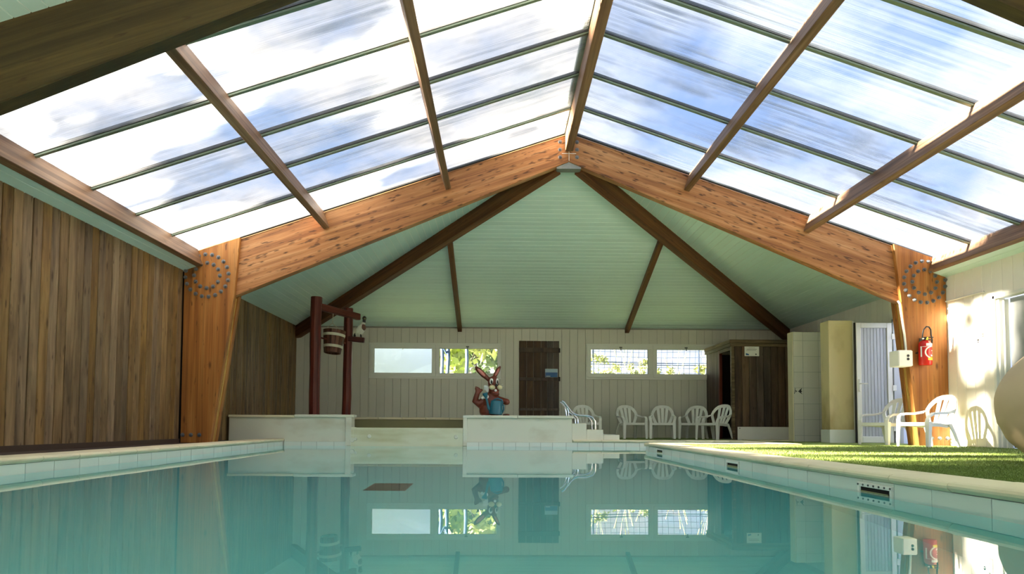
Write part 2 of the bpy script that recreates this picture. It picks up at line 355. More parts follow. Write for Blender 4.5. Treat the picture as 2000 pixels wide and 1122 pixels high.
def glass_mat(name, tint=(.95, .97, 1, 1)):
    m, nt, b = new_mat(name); nt.nodes.remove(b); N = nt.nodes.new; L = nt.links.new
    t = N('ShaderNodeBsdfTransparent'); t.inputs[0].default_value = tint
    g = N('ShaderNodeBsdfGlossy'); g.inputs['Roughness'].default_value = .02
    mx = N('ShaderNodeMixShader'); mx.inputs[0].default_value = .06; L(t.outputs[0], mx.inputs[1]); L(g.outputs[0], mx.inputs[2]); L(mx.outputs[0], nt.nodes['Material Output'].inputs[0]); return m
M_glass = glass_mat('window_glass'); M_blueglass = glass_mat('bluish_glass', (.62, .74, .95, 1))

# ------------------------------------------------------------------ dimensions (metres; water level z = 0)
XL, XR, XA, YF = -4.80, 6.92, 1.06, 16.55
HW = XR - XA
P1, P2 = 4.78, 10.60           # front faces of the two portal frames
DECK, ZW = .085, 2.69          # deck level, wall top / ceiling springing
SL = .34
roofz = lambda x: 4.93 - SL * abs(x - XA)
ceilz = lambda x: ZW + SL * (HW - abs(x - XA))
YB = -1.12                      # wall behind the camera

# ================================================================== structure
# ---- floor, deck, ground
floor = empty('floor', kind='structure')
bm = bmesh.new()
bm_box(bm, (XL - .05, YB, -.05), (-4.05, 12.35, DECK - .02)); bm_box(bm, (2.35, YB, -.05), (XR + .05, 10.45, DECK - .005)); bm_box(bm, (4.3, 10.45, -.05), (XR + .05, YF, DECK - .005))
bm_box(bm, (1.3, 12.6, -.05), (4.3, YF, DECK - .005)); bm_box(bm, (XL - .05, YB - .05, -.05), (XR, YB + .5, DECK))
bm_obj('deck_slab', bm, M_floor, floor)
box('deck_strip', (XL, YB, DECK - .02), (-4.02, 12.34, DECK), M_floordk, floor)
box('shower_threshold', (4.98, 13.3, DECK - .005), (6.9, 14.3, DECK + .02), M_coping, floor)
bm = bmesh.new()
for (a, b_) in (((-60, -40), (XL - .1, 70)), ((XR + 4, -40), (60, 70)), ((XL - .1, YF + .15), (XR + 4, 70)), ((XL - .1, -40), (XR + 4, YB - .1)), ((XR + .1, YB - .1), (XR + 4, YF + .15))):
    vs = [bm.verts.new(p) for p in ((a[0], a[1], -.08), (b_[0], a[1], -.08), (b_[0], b_[1], -.08), (a[0], b_[1], -.08))]; bm.faces.new(vs)
tag(bm_obj('ground', bm, M_ground), kind='structure')
M_bounce = plain('pale_bounce_slab', srgb(212, 205, 190), .8)
tag(box('floor_bounce_slab', (XL - 6, -14, -.2), (XR + 6, YB - .16, .02), M_bounce), kind='structure')  # unseen pale slab added to bounce sun in through the front glazing
# artificial turf: sheet plus short fibres
turf = empty('artificial_turf', (4.6, 8, DECK), kind='structure')
bm = bmesh.new(); bm_box(bm, (2.38, YB, DECK - .004), (XR, 10.42, DECK + .006)); bm_box(bm, (4.32, 10.42, DECK - .004), (XR, 13.3, DECK + .006)); bm_box(bm, (1.6, 12.66, DECK - .004), (4.32, YF, DECK + .006)); bm_box(bm, (4.32, 13.3, DECK - .004), (4.95, YF, DECK + .006))
bm_obj('turf_sheet', bm, M_turf, turf)
def fibres(n, x0, x1, y0, y1, h, w, seed):
    g = np.random.default_rng(seed)
    x = g.uniform(x0, x1, n); u = g.uniform(0, 1, n); y = 1 / (1 / y0 + u * (1 / y1 - 1 / y0))
    a = g.uniform(0, 2 * PI, n); hh = h * g.uniform(.6, 1.2, n); lx = g.normal(0, .35, n) * hh; ly = g.normal(0, .35, n) * hh
    z = np.full(n, DECK + .004); wx = np.cos(a) * w; wy = np.sin(a) * w
    co = np.stack([np.stack([x - wx, y - wy, z], 1), np.stack([x + wx, y + wy, z], 1), np.stack([x + lx, y + ly, z + hh], 1)], 1).reshape(-1, 3)
    me = bpy.data.meshes.new('turf_fibre'); me.vertices.add(3 * n); me.vertices.foreach_set('co', co.ravel().astype('f4'))
    me.loops.add(3 * n); me.loops.foreach_set('vertex_index', np.arange(3 * n, dtype='i4'))
    me.polygons.add(n); me.polygons.foreach_set('loop_start', np.arange(0, 3 * n, 3, dtype='i4')); me.update(calc_edges=True); me.validate()
    me.materials.append(M_turf); return me
o = add('turf_fibre', fibres(140000, 2.42, 6.88, 2.6, 10.4, .016, .0035, 5), turf); tag(o, kind='stuff')

# ---- pool: main basin with a recess on the far right
xpl = lambda y: -3.53 - (y - 5.0) * .0345
PR0, PR1 = 2.09, 2.19
xpr = lambda y: PR0 + (y - 2.8) * (PR1 - PR0) / 7.57
YR, YFAR, XREC = 10.40, 12.35, 4.1
pool = empty('pool_basin', (0, 5, -1.25), kind='structure')
outline = [(xpl(YB + .5), YB + .5), (xpr(YB + .5), YB + .5), (xpr(YR), YR), (XREC, YR), (XREC, YFAR), (xpl(YFAR), YFAR)]
bm = bmesh.new()
lo = [bm.verts.new((x, y, -1.25)) for x, y in outline]; hi = [bm.verts.new((x, y, -.13)) for x, y in outline]
bm.faces.new(lo)
for i in range(len(outline)): bm.faces.new((lo[i], lo[(i + 1) % 6], hi[(i + 1) % 6], hi[i]))
bm_obj('pool_liner', bm, M_liner, pool)
# tile bands (individual tiles proud of a grout back wall)
def tile_run(p0, p1, nrm, z0=-.13, z1=.072, widths=(.33,), start=0.0, top=.012):
    p0, p1, nrm = V((*p0, 0)), V((*p1, 0)), V((*nrm, 0)); d = p1 - p0; L = d.length; d.normalize()
    Z = lambda z: V((0, 0, z))
    ext('grout_band', [p0 + Z(z0), p1 + Z(z0), p1 + Z(z1 + top), p0 + Z(z1 + top)], nrm * -.16, M_grout, pool)
    s = start; i = 0
    while s < L - .03:
        w = widths[i % len(widths)]; e = min(s + w, L)
        a, b_ = p0 + d * (max(s, 0) + .003), p0 + d * (e - .003)
        ext('tile', [a + Z(z0 + .004), b_ + Z(z0 + .004), b_ + Z(z1 - .004), a + Z(z1 - .004)], nrm * (.006 + R.uniform(0, .0015)), M_tile, pool)
        s = e; i += 1
tile_run((xpl(1.6), 1.6), (xpl(YFAR), YFAR), (1, 0), widths=(.36, .3, .36))
tile_run((xpr(1.2), 1.2), (xpr(YR), YR), (-1, 0), widths=(.33, .33, .42))
tile_run((xpl(YFAR) + .02, YFAR), (-2.66, YFAR), (0, -1), widths=(.3, .27))
tile_run((-.57, YFAR), (XREC, YFAR), (0, -1), widths=(.21, .24, .2))
tile_run((xpr(YR), YR), (XREC, YR), (0, 1), widths=(.33,))
tile_run((XREC, YR), (XREC, YFAR), (-1, 0), widths=(.33,))
for (a, b_) in (((xpl(YB + .5) - .16, YB), (xpl(1.6), 1.6)), ):
    ext('grout_band', [(xpl(YB), YB, -.13), (xpl(1.6), 1.6, -.13), (xpl(1.6), 1.6, .08), (xpl(YB), YB, .08)], (-.16, 0, 0), M_tile, pool)
    ext('grout_band', [(xpr(YB), YB, -.13), (xpr(1.2), 1.2, -.13), (xpr(1.2), 1.2, .08), (xpr(YB), YB, .08)], (.16, 0, 0), M_tile, pool)
# skimmer mouths on the right side
def skimmer(y0, y1, z0, z1, plate, big):
    ym = (y0 + y1) / 2; x = xpr(ym) - .007
    s = bmesh.new()
    t = plate
    for a, b_ in (((y0 - t, z0 - t), (y1 + t, z0)), ((y0 - t, z1), (y1 + t, z1 + t)), ((y0 - t, z0), (y0, z1)), ((y1, z0), (y1 + t, z1))):
        bm_box(s, (x - .012, a[0], a[1]), (x, b_[0], b_[1]), .002)
    o = bm_obj('skimmer_frame', s, M_print, pool)
    box('skimmer_mouth', (x - .003, y0, z0), (x + .002, y1, z1), M_dkint, o)
    box('skimmer_flap', (x - .009, y0 + .02, z0), (x - .004, y1 - .01, z0 + (z1 - z0) * .45), M_basin, o)
    if big:
        sc = bmesh.new()
        for k in range(7):
            yy = y0 - t * .5 + (y1 - y0 + t) * k / 6
            for zz in (z0 - t * .5, z1 + t * .5):
                bmesh.ops.create_cone(sc, cap_ends=True, segments=8, radius1=.006, radius2=.005, depth=.006, matrix=Matrix.Translation((x - .014, yy, zz)) @ Matrix.Rotation(PI / 2, 4, 'Y'))
        tag(bm_obj('screw', sc, M_ink, o), kind='stuff')
skimmer(3.72, 4.03, -.012, .028, .024, True)
skimmer(6.2, 6.5, -.005, .034, .02, False)
skimmer(9.25, 9.58, .008, .045, .02, False)
# floor drain, darker grille of bars
dr = empty('drain_grille', (-.87, 5.6, -1.25), label='dark drain grille on the pool floor under the water', cat='drain')
bm = bmesh.new(); bm_box(bm, (-1.03, 5.35, -1.25), (-.71, 5.85, -1.235)); bm_obj('grille_frame', bm, M_ink, dr)
for k in range(9): box('bar', (-1.02, 5.38 + k * .052, -1.235), (-.72, 5.41 + k * .052, -1.228), M_black, dr)
# water surfaces
bm = bmesh.new(); bm.faces.new([bm.verts.new((x, y, 0)) for x, y in outline])
tag(bm_obj('pool_water', bm, M_water), kind='structure')
# coping stones
cop = empty('pool_coping', (0, 8, .1), kind='structure')
prof = [(-.018, .078), (-.03, .09), (-.032, .102), (-.024, .114), (-.006, .120), (.30, .119), (.30, .072), (-.01, .072)]
def coping_run(p0, p1, out, L0=.5, first=0.0, gap=.006):
    p0, p1, out = V((*p0, 0)), V((*p1, 0)), V((*out, 0)).normalized(); d = (p1 - p0); L = d.length; d.normalize(); s = first
    while s < L - .02:
        e = min(s + L0, L); a = p0 + d * (max(s, 0) + gap / 2); dz = R.uniform(-.002, .002)
        ext('coping_stone', [a + out * u + V((0, 0, z + dz)) for u, z in prof], d * (e - max(s, 0) - gap), M_coping, cop)
        s = e
coping_run((xpl(1.0), 1.0), (xpl(YFAR) , YFAR - .005), (-1, 0))
coping_run((xpr(.7), .7), (xpr(YR) , YR + .0), (1, 0))
coping_run((xpr(YR) - .03, YR - .0), (XREC, YR), (0, -1))
coping_run((XREC, YR - .3), (XREC, YFAR + .3), (1, 0))
coping_run((1.30, YFAR), (XREC, YFAR), (0, 1), first=0.0)

# ---- raised wading pool platform: two flanking walls, spillway, basin
plat = empty('wading_pool_wall', (-1.7, 12.5, 0), kind='structure')
PT = .545
bm = bmesh.new(); bm_box(bm, (-4.74, YFAR + .03, -.1), (-2.62, YFAR + .26, PT - .05), .004); bm_obj('wall_core', bm, M_render, plat)
box('cap', (-4.74, YFAR - .012, PT - .055), (-3.6, YFAR + .28, PT - .012), M_coping, plat, .006)
box('cap', (-3.595, YFAR - .008, PT - .05), (-2.56, YFAR + .28, PT), M_render, plat, .008)
box('pilaster', (-2.70, YFAR - .008, .0), (-2.595, YFAR + .28, PT - .045), M_render, plat, .008)
box('pilaster', (-2.665, YFAR - .004, -.12), (-2.55, YFAR + .2, .325), M_spill, plat, .006)
bm = bmesh.new(); bm_box(bm, (-.60, YFAR + .03, -.1), (1.285, YF, PT - .05), .004); bm_obj('platform_core', bm, M_render, plat)
box('cap', (-.645, YFAR - .008, PT - .05), (.32, YFAR + .5, PT), M_render, plat, .008)
box('cap', (.325, YFAR - .008, PT - .05), (1.31, YFAR + .5, PT), M_render, plat, .008)
box('pilaster', (-.64, YFAR - .008, .0), (-.565, YFAR + .28, PT - .045), M_render, plat, .008)
box('platform_top', (-.60, YFAR + .5, PT - .05), (1.3, YF, PT - .006), M_render, plat)
box('ledge', (-4.6, YFAR - .004, .07), (-2.6, YFAR + .04, .088), M_render, plat); box('ledge', (-.58, YFAR - .004, .07), (1.29, YFAR + .04, .088), M_render, plat)
box('spillway', (-2.56, YFAR - .0, -.3), (-.635, YFAR + .22, .318), M_spill, plat, .01)
box('basin_floor', (-4.7, YFAR + .22, .0), (-.6, 15.3, .05), M_basin, plat)
box('basin_back', (-4.75, 15.3, .0), (-.6, YF, PT - .06), M_basin, plat)
for k in range(8): box('cap', (-4.7 + k * .5175, 15.26, PT - .06), (-4.7 + k * .5175 + .51, 15.6, PT - .015 + R.uniform(-.004, .004)), M_coping, plat, .008)
box('ledge', (-4.75, 15.6, PT - .07), (-.6, YF, PT - .03), M_coping, plat)
for (x, z, r) in ((-2.58, .10, .045), (-2.52, .12, .03), (-2.28, .165, .035), (-.76, .16, .035)):
    bm = bmesh.new(); bmesh.ops.create_cone(bm, cap_ends=True, segments=20, radius1=r, radius2=r * .8, depth=.016, matrix=Matrix.Translation((x, YFAR - .006, z)) @ Matrix.Rotation(PI / 2, 4, 'X'))
    bm_obj('inlet_nozzle', bm, M_render, plat)
bm = bmesh.new(); bm.faces.new([bm.verts.new(p) for p in ((-4.7, YFAR + .22, .24), (-.6, YFAR + .22, .24), (-.6, 15.3, .24), (-4.7, 15.3, .24))])
bm_obj('wading_water', bm, M_water, plat)
st = empty('pool_steps', (1.7, 12.8, DECK), label='cream rendered steps beside the raised pool platform', cat='steps')
for x0, x1, z in ((1.287, 1.55, .408), (1.55, 1.85, .30), (1.85, 2.14, .208)):
    box('step', (x0 + .001, YFAR + .33 - .25, DECK), (x1, 13.5, z), M_render, st, .006)

# ---- walls
def plank_wall_x(parent, x, y0, y1, z0, ztop, w, mat, t=.022, name='plank', sgn=1, gap=.014):
    y = y0; i = 0
    while y < y1 - .03:
        e = min(y + w * R.uniform(.93, 1.07), y1); th = t + R.uniform(-.004, .004)
        a, b_ = y + gap / 2, e - gap / 2; c = .007
        poly = [(x, a, z0), (x + sgn * (th - c), a, z0), (x + sgn * th, a + c, z0), (x + sgn * th, b_ - c, z0), (x + sgn * (th - c), b_, z0), (x, b_, z0)]
        ext(name, poly, (0, 0, ztop - z0), mat, parent); y = e
wl = box('wall_left', (XL - .14, YB, -.05), (XL - .02, YF + .1, 2.93), M_dkint); tag(wl, kind='structure')
plank_wall_x(wl, XL - .02, 4.4, P2 - .0, DECK + .06, ZW + .06, .146, M_plank)
plank_wall_x(wl, XL - .02, P2 + .32, YF - .01, DECK, ZW + .02, .146, M_plank)
box('base_board', (XL - .02, YB, DECK - .01), (XL + .018, P2, DECK + .062), M_floordk, wl)
box('plaster', (XL - .02, YB, DECK), (XL - .001, 4.4, ZW), M_white, wl)
# back wall with openings; boards individually
wb = empty('wall_back', (1.06, YF, 0), kind='structure')
WIN = [(-3.085, .035, 1.462, 2.312), (2.05, 5.2, 1.472, 2.322)]
DOOR = (.458, 1.412, PT - .03, 2.375)
holes = [(a + .02, b_ - .02, c + .02, d - .02) for a, b_, c, d in WIN]
def board_wall_y(parent, y, x0, x1, z0, z1, w, holes, mat, t=.012):
    xs = [x0 + i * w for i in range(int((x1 - x0) / w) + 1)] + [x1]
    cuts = sorted(set(xs + [h for a, b_, c, d in holes for h in (a, b_) if x0 < h < x1]))
    for a, b_ in zip(cuts, cuts[1:]):
        if b_ - a < .004: continue
        segs = [(z0, z1)]
        for ha, hb, hc, hd in holes:
            if (a + b_) / 2 > ha and (a + b_) / 2 < hb:
                segs = [s for (s0, s1) in segs for s in ((s0, min(s1, hc)), (max(s0, hd), s1)) if s[1] - s[0] > .01]
        ga = .0025 if a in xs else 0; gb = .0025 if b_ in xs else 0; c = .004
        for s0, s1 in segs:
            poly = [(a + ga, y, s0), (b_ - gb, y, s0), (b_ - gb, y - t + c, s0), (b_ - gb - c, y - t, s0), (a + ga + c, y - t, s0), (a + ga, y - t + c, s0)]
            ext('board', poly, (0, 0, s1 - s0), mat, parent)
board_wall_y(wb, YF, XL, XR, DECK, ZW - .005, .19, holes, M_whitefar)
def slab_with_holes_y(name, y0, y1, x0, x1, z0, z1, holes, mat, parent):
    bm = bmesh.new(); xs = sorted({x0, x1} | {h for a, b_, *_ in holes for h in (a, b_)})
    for a, b_ in zip(xs, xs[1:]):
        segs = [(z0, z1)]
        for ha, hb, hc, hd in holes:
            if ha < (a + b_) / 2 < hb: segs = [s for (s0, s1) in segs for s in ((s0, min(s1, hc)), (max(s0, hd), s1)) if s[1] - s[0] > .001]
        for s0, s1 in segs: bm_box(bm, (a, y0, s0), (b_, y1, s1))
    return bm_obj(name, bm, mat, parent)
slab_with_holes_y('backing', YF + .001, YF + .12, XL - .1, XR + .1, -.05, 2.75, holes, M_whiteback, wb)
box('eaves_trim', (XL, YF - .03, ZW - .025), (XR, YF - .0125, ZW + .005), M_whiteback, wb)
# windows on the back wall
def window(idx, x0, x1, z0, z1, panes):
    o = empty('window_%d' % idx, ((x0 + x1) / 2, YF, z0), kind='structure'); y = YF
    def ring(name, a, b_, c, d, t, ya, yb, par, mat=M_frame):
        bm = bmesh.new()
        for p, q in (((a, c), (b_, c + t)), ((a, d - t), (b_, d)), ((a, c + t), (a + t, d - t)), ((b_ - t, c + t), (b_, d - t))): bm_box(bm, (p[0], ya, p[1]), (q[0], yb, q[1]), .004)
        return bm_obj(name, bm, mat, par)
    ring('outer_frame', x0, x1, z0, z1, .055, y - .03, y + .09, o)
    for (a, b_) in panes:
        c, d = z0 + .045, z1 - .045
        s = ring('sash', a - .085, b_ + .085, c, d, .085, y - .05, y + .05, o)
        ring('gasket', a - .008, b_ + .008, c + .078, d - .078, .012, y - .046, y + .03, s, M_ink)
        box('pane', (a - .01, y - .005, c + .075), (b_ + .01, y + .005, d - .075), M_glass, s)
        m = (a + b_) / 2 + R.uniform(-.03, .03)
        h = bmesh.new(); bm_box(h, (m - .035, y - .062, d - .06), (m + .035, y - .05, d - .03), .003); bm_box(h, (m - .009, y - .085, d - .12), (m + .009, y - .062, d - .035), .003)
        bm_obj('handle', h, M_ink if idx > 1 or a > -1.5 else M_frame, s)
    for (a, b_), (a2, b2) in zip(panes, panes[1:]):
        box('mullion', (b_ + .085, y - .035, z0 + .05), (a2 - .085, y + .06, z1 - .05), M_frame, o)
window(1, *WIN[0], [(-2.965, -1.60), (-1.42, -.05)])
window(2, *WIN[1], [(2.163, 3.529), (3.737, 5.1)])
# plank door on the back wall
d1 = empty('door_1', ((DOOR[0] + DOOR[1]) / 2, YF, DOOR[2]), kind='structure')
xs = [DOOR[0], .64, .80, .98, 1.13, 1.27, DOOR[1]]
for a, b_ in zip(xs, xs[1:]): ext('plank', [(a + .003, YF - .012, DOOR[2]), (b_ - .003, YF - .012, DOOR[2]), (b_ - .003, YF - .042, DOOR[2]), (a + .003, YF - .042, DOOR[2])], (0, 0, DOOR[3] - DOOR[2]), M_plankdk, d1)
for z0, z1 in ((2.10, 2.21), (1.43, 1.505), (.72, .78)): box('ledger', (DOOR[0], YF - .07, z0), (DOOR[1], YF - .042, z1), M_plankdk, d1, .004)
for z in (2.15, 1.47): box('hinge', (DOOR[1] - .02, YF - .075, z - .05), (DOOR[1] + .02, YF - .03, z + .05), M_dkint, d1)
# right wall with two openings
wr = empty('wall_right', (XR, 8, 0), kind='structure')
D2 = (10.98, 12.12, 2.27); D3 = (7.4, 9.6, 2.215)
def board_wall_xr(x, y0, y1, z0, z1, w, holes):
    ys = [y0 + i * w for i in range(int((y1 - y0) / w) + 1)] + [y1]
    cuts = sorted(set(ys + [h for a, b_, d in holes for h in (a, b_)]))
    for a, b_ in zip(cuts, cuts[1:]):
        if b_ - a < .004: continue
        zz = z0
        for ha, hb, hd in holes:
            if ha < (a + b_) / 2 < hb: zz = hd
        ga = .0025 if a in ys else 0; gb = .0025 if b_ in ys else 0; c = .004; t = .012
        poly = [(x, a + ga, zz), (x, b_ - gb, zz), (x - t + c, b_ - gb, zz), (x - t, b_ - gb - c, zz), (x - t, a + ga + c, zz), (x - t + c, a + ga, zz)]
        ext('board', poly, (0, 0, z1 - zz), M_white, wr)
board_wall_xr(XR, 4.4, YF - .01, DECK, ZW + .03, .2, [D2, D3])
bm = bmesh.new()
for a, b_, z in ((YB, D3[0], -.05), (D3[0], D3[1], D3[2]), (D3[1], D2[0], -.05), (D2[0], D2[1], D2[2]), (D2[1], YF + .1, -.05)): bm_box(bm, (XR + .001, a, z), (XR + .12, b_, 2.93))
bm_obj('backing', bm, M_whiteback, wr)
box('plaster', (XR - .012, YB, DECK), (XR, 4.4, ZW), M_white, wr)
# wall behind the camera (unseen), its wide glazing added to let in more light
wf = empty('wall_front', (1, YB, 0), kind='structure')
GL = [(-4.5 + k * 1.39, -4.5 + (k + 1) * 1.39) for k in range(8)]
slab_with_holes_y('front_slab', YB - .15, YB, XL - .1, XR + .1, -.05, 2.75, [(a + .05, b_ - .05, .16, 2.5) for a, b_ in GL], M_white, wf)
for a, b_ in GL: box('pane', (a + .05, YB - .08, .16), (b_ - .05, YB - .07, 2.5), M_glass, wf)

# ---- ceilings: boards parallel to the eaves, on a backing sheet
BW = .125; sec = math.sqrt(1 + SL * SL)
def ceil_slope(side, y0, y1fun, a_min, a_max, y1b=None, name='ceiling', nb=None):
    c = empty(name, (XA + side * 3, (y0 + 10) / 2, 3.6), kind='structure')
    Wd = BW / sec; n = int((a_max - a_min) / Wd) + 1
    for i in range(n):
        a0 = a_max - i * Wd; a1 = max(a0 - Wd, a_min)
        if a0 - a1 < .01: continue
        g = .005; p0, p1 = a0 - g, a1 + g
        f = lambda a, y, dz=0: (XA + side * a, y, ceilz(XA + side * a) + dz)
        ye0, ye1 = y1fun(p0), y1fun(p1)
        if ye0 - y0 < .05: continue
        ext('board', [f(p0, y0), f(p0, ye0), f(p1, max(ye1, y0 + .02)), f(p1, y0)], (0, 0, .005), M_mint, c)
    f = lambda a, y: (XA + side * a, y, ceilz(XA + side * a) + .0055)
    ext('backing', [f(a_max + .12, y0), f(a_max + .12, y1fun(a_max) + .05), f(a_min, y1fun(a_min) + .05), f(a_min, y0)], (0, 0, .08), M_litback, c)
    return c
YN = P1 + .02
def near_hip(side):
    c = empty('ceiling', (XA + side * 3, 3, 3.6), kind='structure'); Wd = BW / sec; kk = (YN - YB) / HW
    f = lambda a, y, dz=0: (XA + side * a, y, ceilz(XA + side * a) + dz)
    for i in range(int((HW - .06) / Wd) + 1):
        a0 = HW - i * Wd - .005; a1 = max(HW - (i + 1) * Wd + .005, .04)
        if a0 - a1 < .01: continue
        ext('board', [f(a0, YN), f(a0, YN - a0 * kk), f(a1, YN - a1 * kk), f(a1, YN)], (0, 0, .005), M_mint, c)
    ext('backing', [f(HW + .12, YN, .0055), f(HW + .12, YB - .05, .0055), f(0, YN - .02, .0055), f(0, YN, .0055)], (0, 0, .08), M_litback, c)
hip = lambda a: 10.72 + a * (YF - 10.72) / HW
for s in (-1, 1):
    ceil_slope(s, P2 + .1, hip, .06, HW)                    # hip sides
    near_hip(s)                                             # hip sides above the camera
    ceil_slope(s, P1 + .05, lambda a: P2 + .1, 5.64, HW)    # narrow strip between wall and skylight
c = empty('ceiling', (XA, 14, 3.4), kind='structure')       # hip end
hz = lambda y: ZW + SL * (YF - y) * (HW / (YF - 10.72))
n = int((YF - 10.72) / (BW / sec)) + 1
for i in range(n):
    y0 = YF - i * BW / sec - .006; y1 = max(YF - (i + 1) * BW / sec + .006, 10.75)
    if y0 - y1 < .01: continue
    w0 = (y0 - 10.72) * HW / (YF - 10.72); w1 = (y1 - 10.72) * HW / (YF - 10.72)
    ext('board', [(XA - w0, y0, hz(y0)), (XA + w0, y0, hz(y0)), (XA + w1, y1, hz(y1)), (XA - w1, y1, hz(y1))], (0, 0, .005), M_mint, c)
zn = lambda y: ZW + SL * (y - YB) * (HW / (YN - YB))
ext('near_backing', [(XL - .12, YB - .12, zn(YB - .12) + .013), (XR + .12, YB - .12, zn(YB - .12) + .013), (XA, YN + .02, zn(YN) + .013)], (0, 0, .08), M_mint, c)
ext('backing', [(XL - .12, YF + .12, hz(YF + .12) + .0055), (XR + .12, YF + .12, hz(YF + .12) + .0055), (XA, 10.66, hz(10.66) + .0055)], (0, 0, .08), M_litback, c)

# ================================================================== timber frame
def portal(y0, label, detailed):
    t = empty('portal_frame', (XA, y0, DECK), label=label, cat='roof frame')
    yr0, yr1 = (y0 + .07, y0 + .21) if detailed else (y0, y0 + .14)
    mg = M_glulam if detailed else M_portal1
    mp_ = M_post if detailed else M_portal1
    for s in (-1, 1):
        X = lambda a: XA + s * a
        top = lambda a: 4.925 - SL * a
        bot = lambda a: 4.475 - .4215 * a
        pts = [(X(0), yr0, top(0)), (X(0), yr0, bot(0)), (X(5.2), yr0, bot(5.2)), (X(5.72), yr0, top(5.72))]
        lprism('rafter', pts, (0, yr1 - yr0, 0), mg, t, (s * 1, 0, -SL), (0, 1, 0), .008)
        if s < 0: pp = [(-4.335, DECK), (-4.03, 2.335), (-3.965, 3.215), (-4.79, 2.935), (-4.775, DECK)]
        else: pp = [(6.42, DECK), (6.20, 2.335), (6.10, 3.215), (6.905, 2.935), (6.905, DECK)]
        lprism('post', [(x, y0, z) for x, z in pp], (0, .10, 0), mp_, t, (0, 0, 1), (0, 1, 0), .006)
        lprism('post', [(x - s * .006, y0 + .18, z) for x, z in pp], (0, .10, 0), mp_, t, (0, 0, 1), (0, 1, 0), .006)
        # packing between the two post plies
        q = [(pp[0][0], DECK), (pp[1][0] + s * .02, 2.30), (pp[-2][0], 2.30), (pp[-1][0], DECK)]
        lprism('post_packing', [(x, y0 + .10, z) for x, z in q], (0, .08, 0), M_pack, t, (0, 0, 1), (0, 1, 0), .004)
    if detailed:
        bm = bmesh.new(); bmesh.ops.create_cone(bm, cap_ends=True, segments=14, radius1=.031, radius2=.029, depth=.008, matrix=Matrix.Translation((0, -.004, 0)) @ Matrix.Rotation(PI / 2, 4, 'X'))
        bmesh.ops.create_cone(bm, cap_ends=True, segments=6, radius1=.021, radius2=.019, depth=.024, matrix=Matrix.Translation((0, -.02, 0)) @ Matrix.Rotation(PI / 2, 4, 'X'))
        bmesh.ops.create_cone(bm, cap_ends=True, segments=8, radius1=.011, radius2=.009, depth=.014, matrix=Matrix.Translation((0, -.036, 0)) @ Matrix.Rotation(PI / 2, 4, 'X'))
        me = bpy.data.meshes.new('bolt'); bm.to_mesh(me); bm.free(); me.materials.append(M_bolt)
        spots = []
        for cx, cz in ((-4.445, 2.62), (6.57, 2.62)):
            for k in range(20):
                a = k * 2 * PI / 20 + .1; x, z = cx + .325 * math.cos(a), cz + .325 * math.sin(a)
                if -4.77 < x < 6.895: spots.append((x, y0, z))
            for k in range(12):
                a = k * 2 * PI / 12; spots.append((cx + .193 * math.cos(a), y0, cz + .193 * math.sin(a)))
        for x in (-4.745, -4.62, -4.495, 6.62, 6.745, 6.865): spots.append((x, y0, .205))
        for z in (4.785, 4.665, 4.545):
            for x in (.923, 1.185): spots.append((x, yr0, z))
        for i, p in enumerate(spots): add('bolt', me, t, Matrix.Translation(p) @ Matrix.Rotation(R.uniform(0, 1), 4, 'Y'))
        pl = bmesh.new(); bm_ext(pl, [(.87, yr0 + .02, 4.37), (1.25, yr0 + .02, 4.37), (1.25, yr0 + .02, 4.40), (XA, yr0 + .02, 4.485), (.87, yr0 + .02, 4.40)], (0, .16, 0)); bm_obj('ridge_plate', pl, M_galv, t)
        box('joint_gap', (XA - .003, yr0 - .003, 4.49), (XA + .003, yr0, 4.64), M_print, t)
        box('joint_gap', (XA - .11, yr0 - .003, 4.598), (XA + .11, yr0, 4.606), M_print, t)
    return t
M_portal1 = wood('portal_shaded_wood', srgb(46, 36, 18), srgb(62, 50, 26), srgb(78, 64, 36), 'X', 13, .5, knots=.7, vary=.05)  # glulam in shade: the darkness is put into the wood colour
M_pack = wood('post_packing_wood', srgb(150, 110, 50), srgb(190, 150, 78), srgb(216, 180, 104), 'X', 20, .4, knots=.2, vary=.05)
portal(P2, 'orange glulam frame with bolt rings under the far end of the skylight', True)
portal(P1, 'shaded glulam roof frame overhead at the near end of the skylight', False)

# hip rafters (with a packing under the ceiling) and short jack rafters
for s, side in ((-1, 'left'), (1, 'right')):
    xe = XL + .02 if s < 0 else XR - .02
    p0 = V((XA + s * .16, 10.84, ceilz(XA + s * .10) - .295)); p1 = V((xe, YF - .02, ZW - .285))
    o = beam('hip_rafter', p0, p1, .15, .30, (0, 0, 1), M_shaded)
    tag(o, 'shaded hip rafter running from the ridge joint down to the far %s corner' % side, 'rafter', 'hip rafters at the far end')
    xj = -.95 if s < 0 else 3.03; aj = abs(xj - XA); yj = 10.72 + aj + .1
    o = beam('jack_rafter', (xj, yj, hz(yj) - .11), (xj, YF - .015, ZW - .11), .10, .11, (0, 0, 1), M_shaded)
    tag(o, 'thin shaded jack rafter on the far ceiling, %s of the plank door' % side, 'rafter', 'jack rafters at the far end')
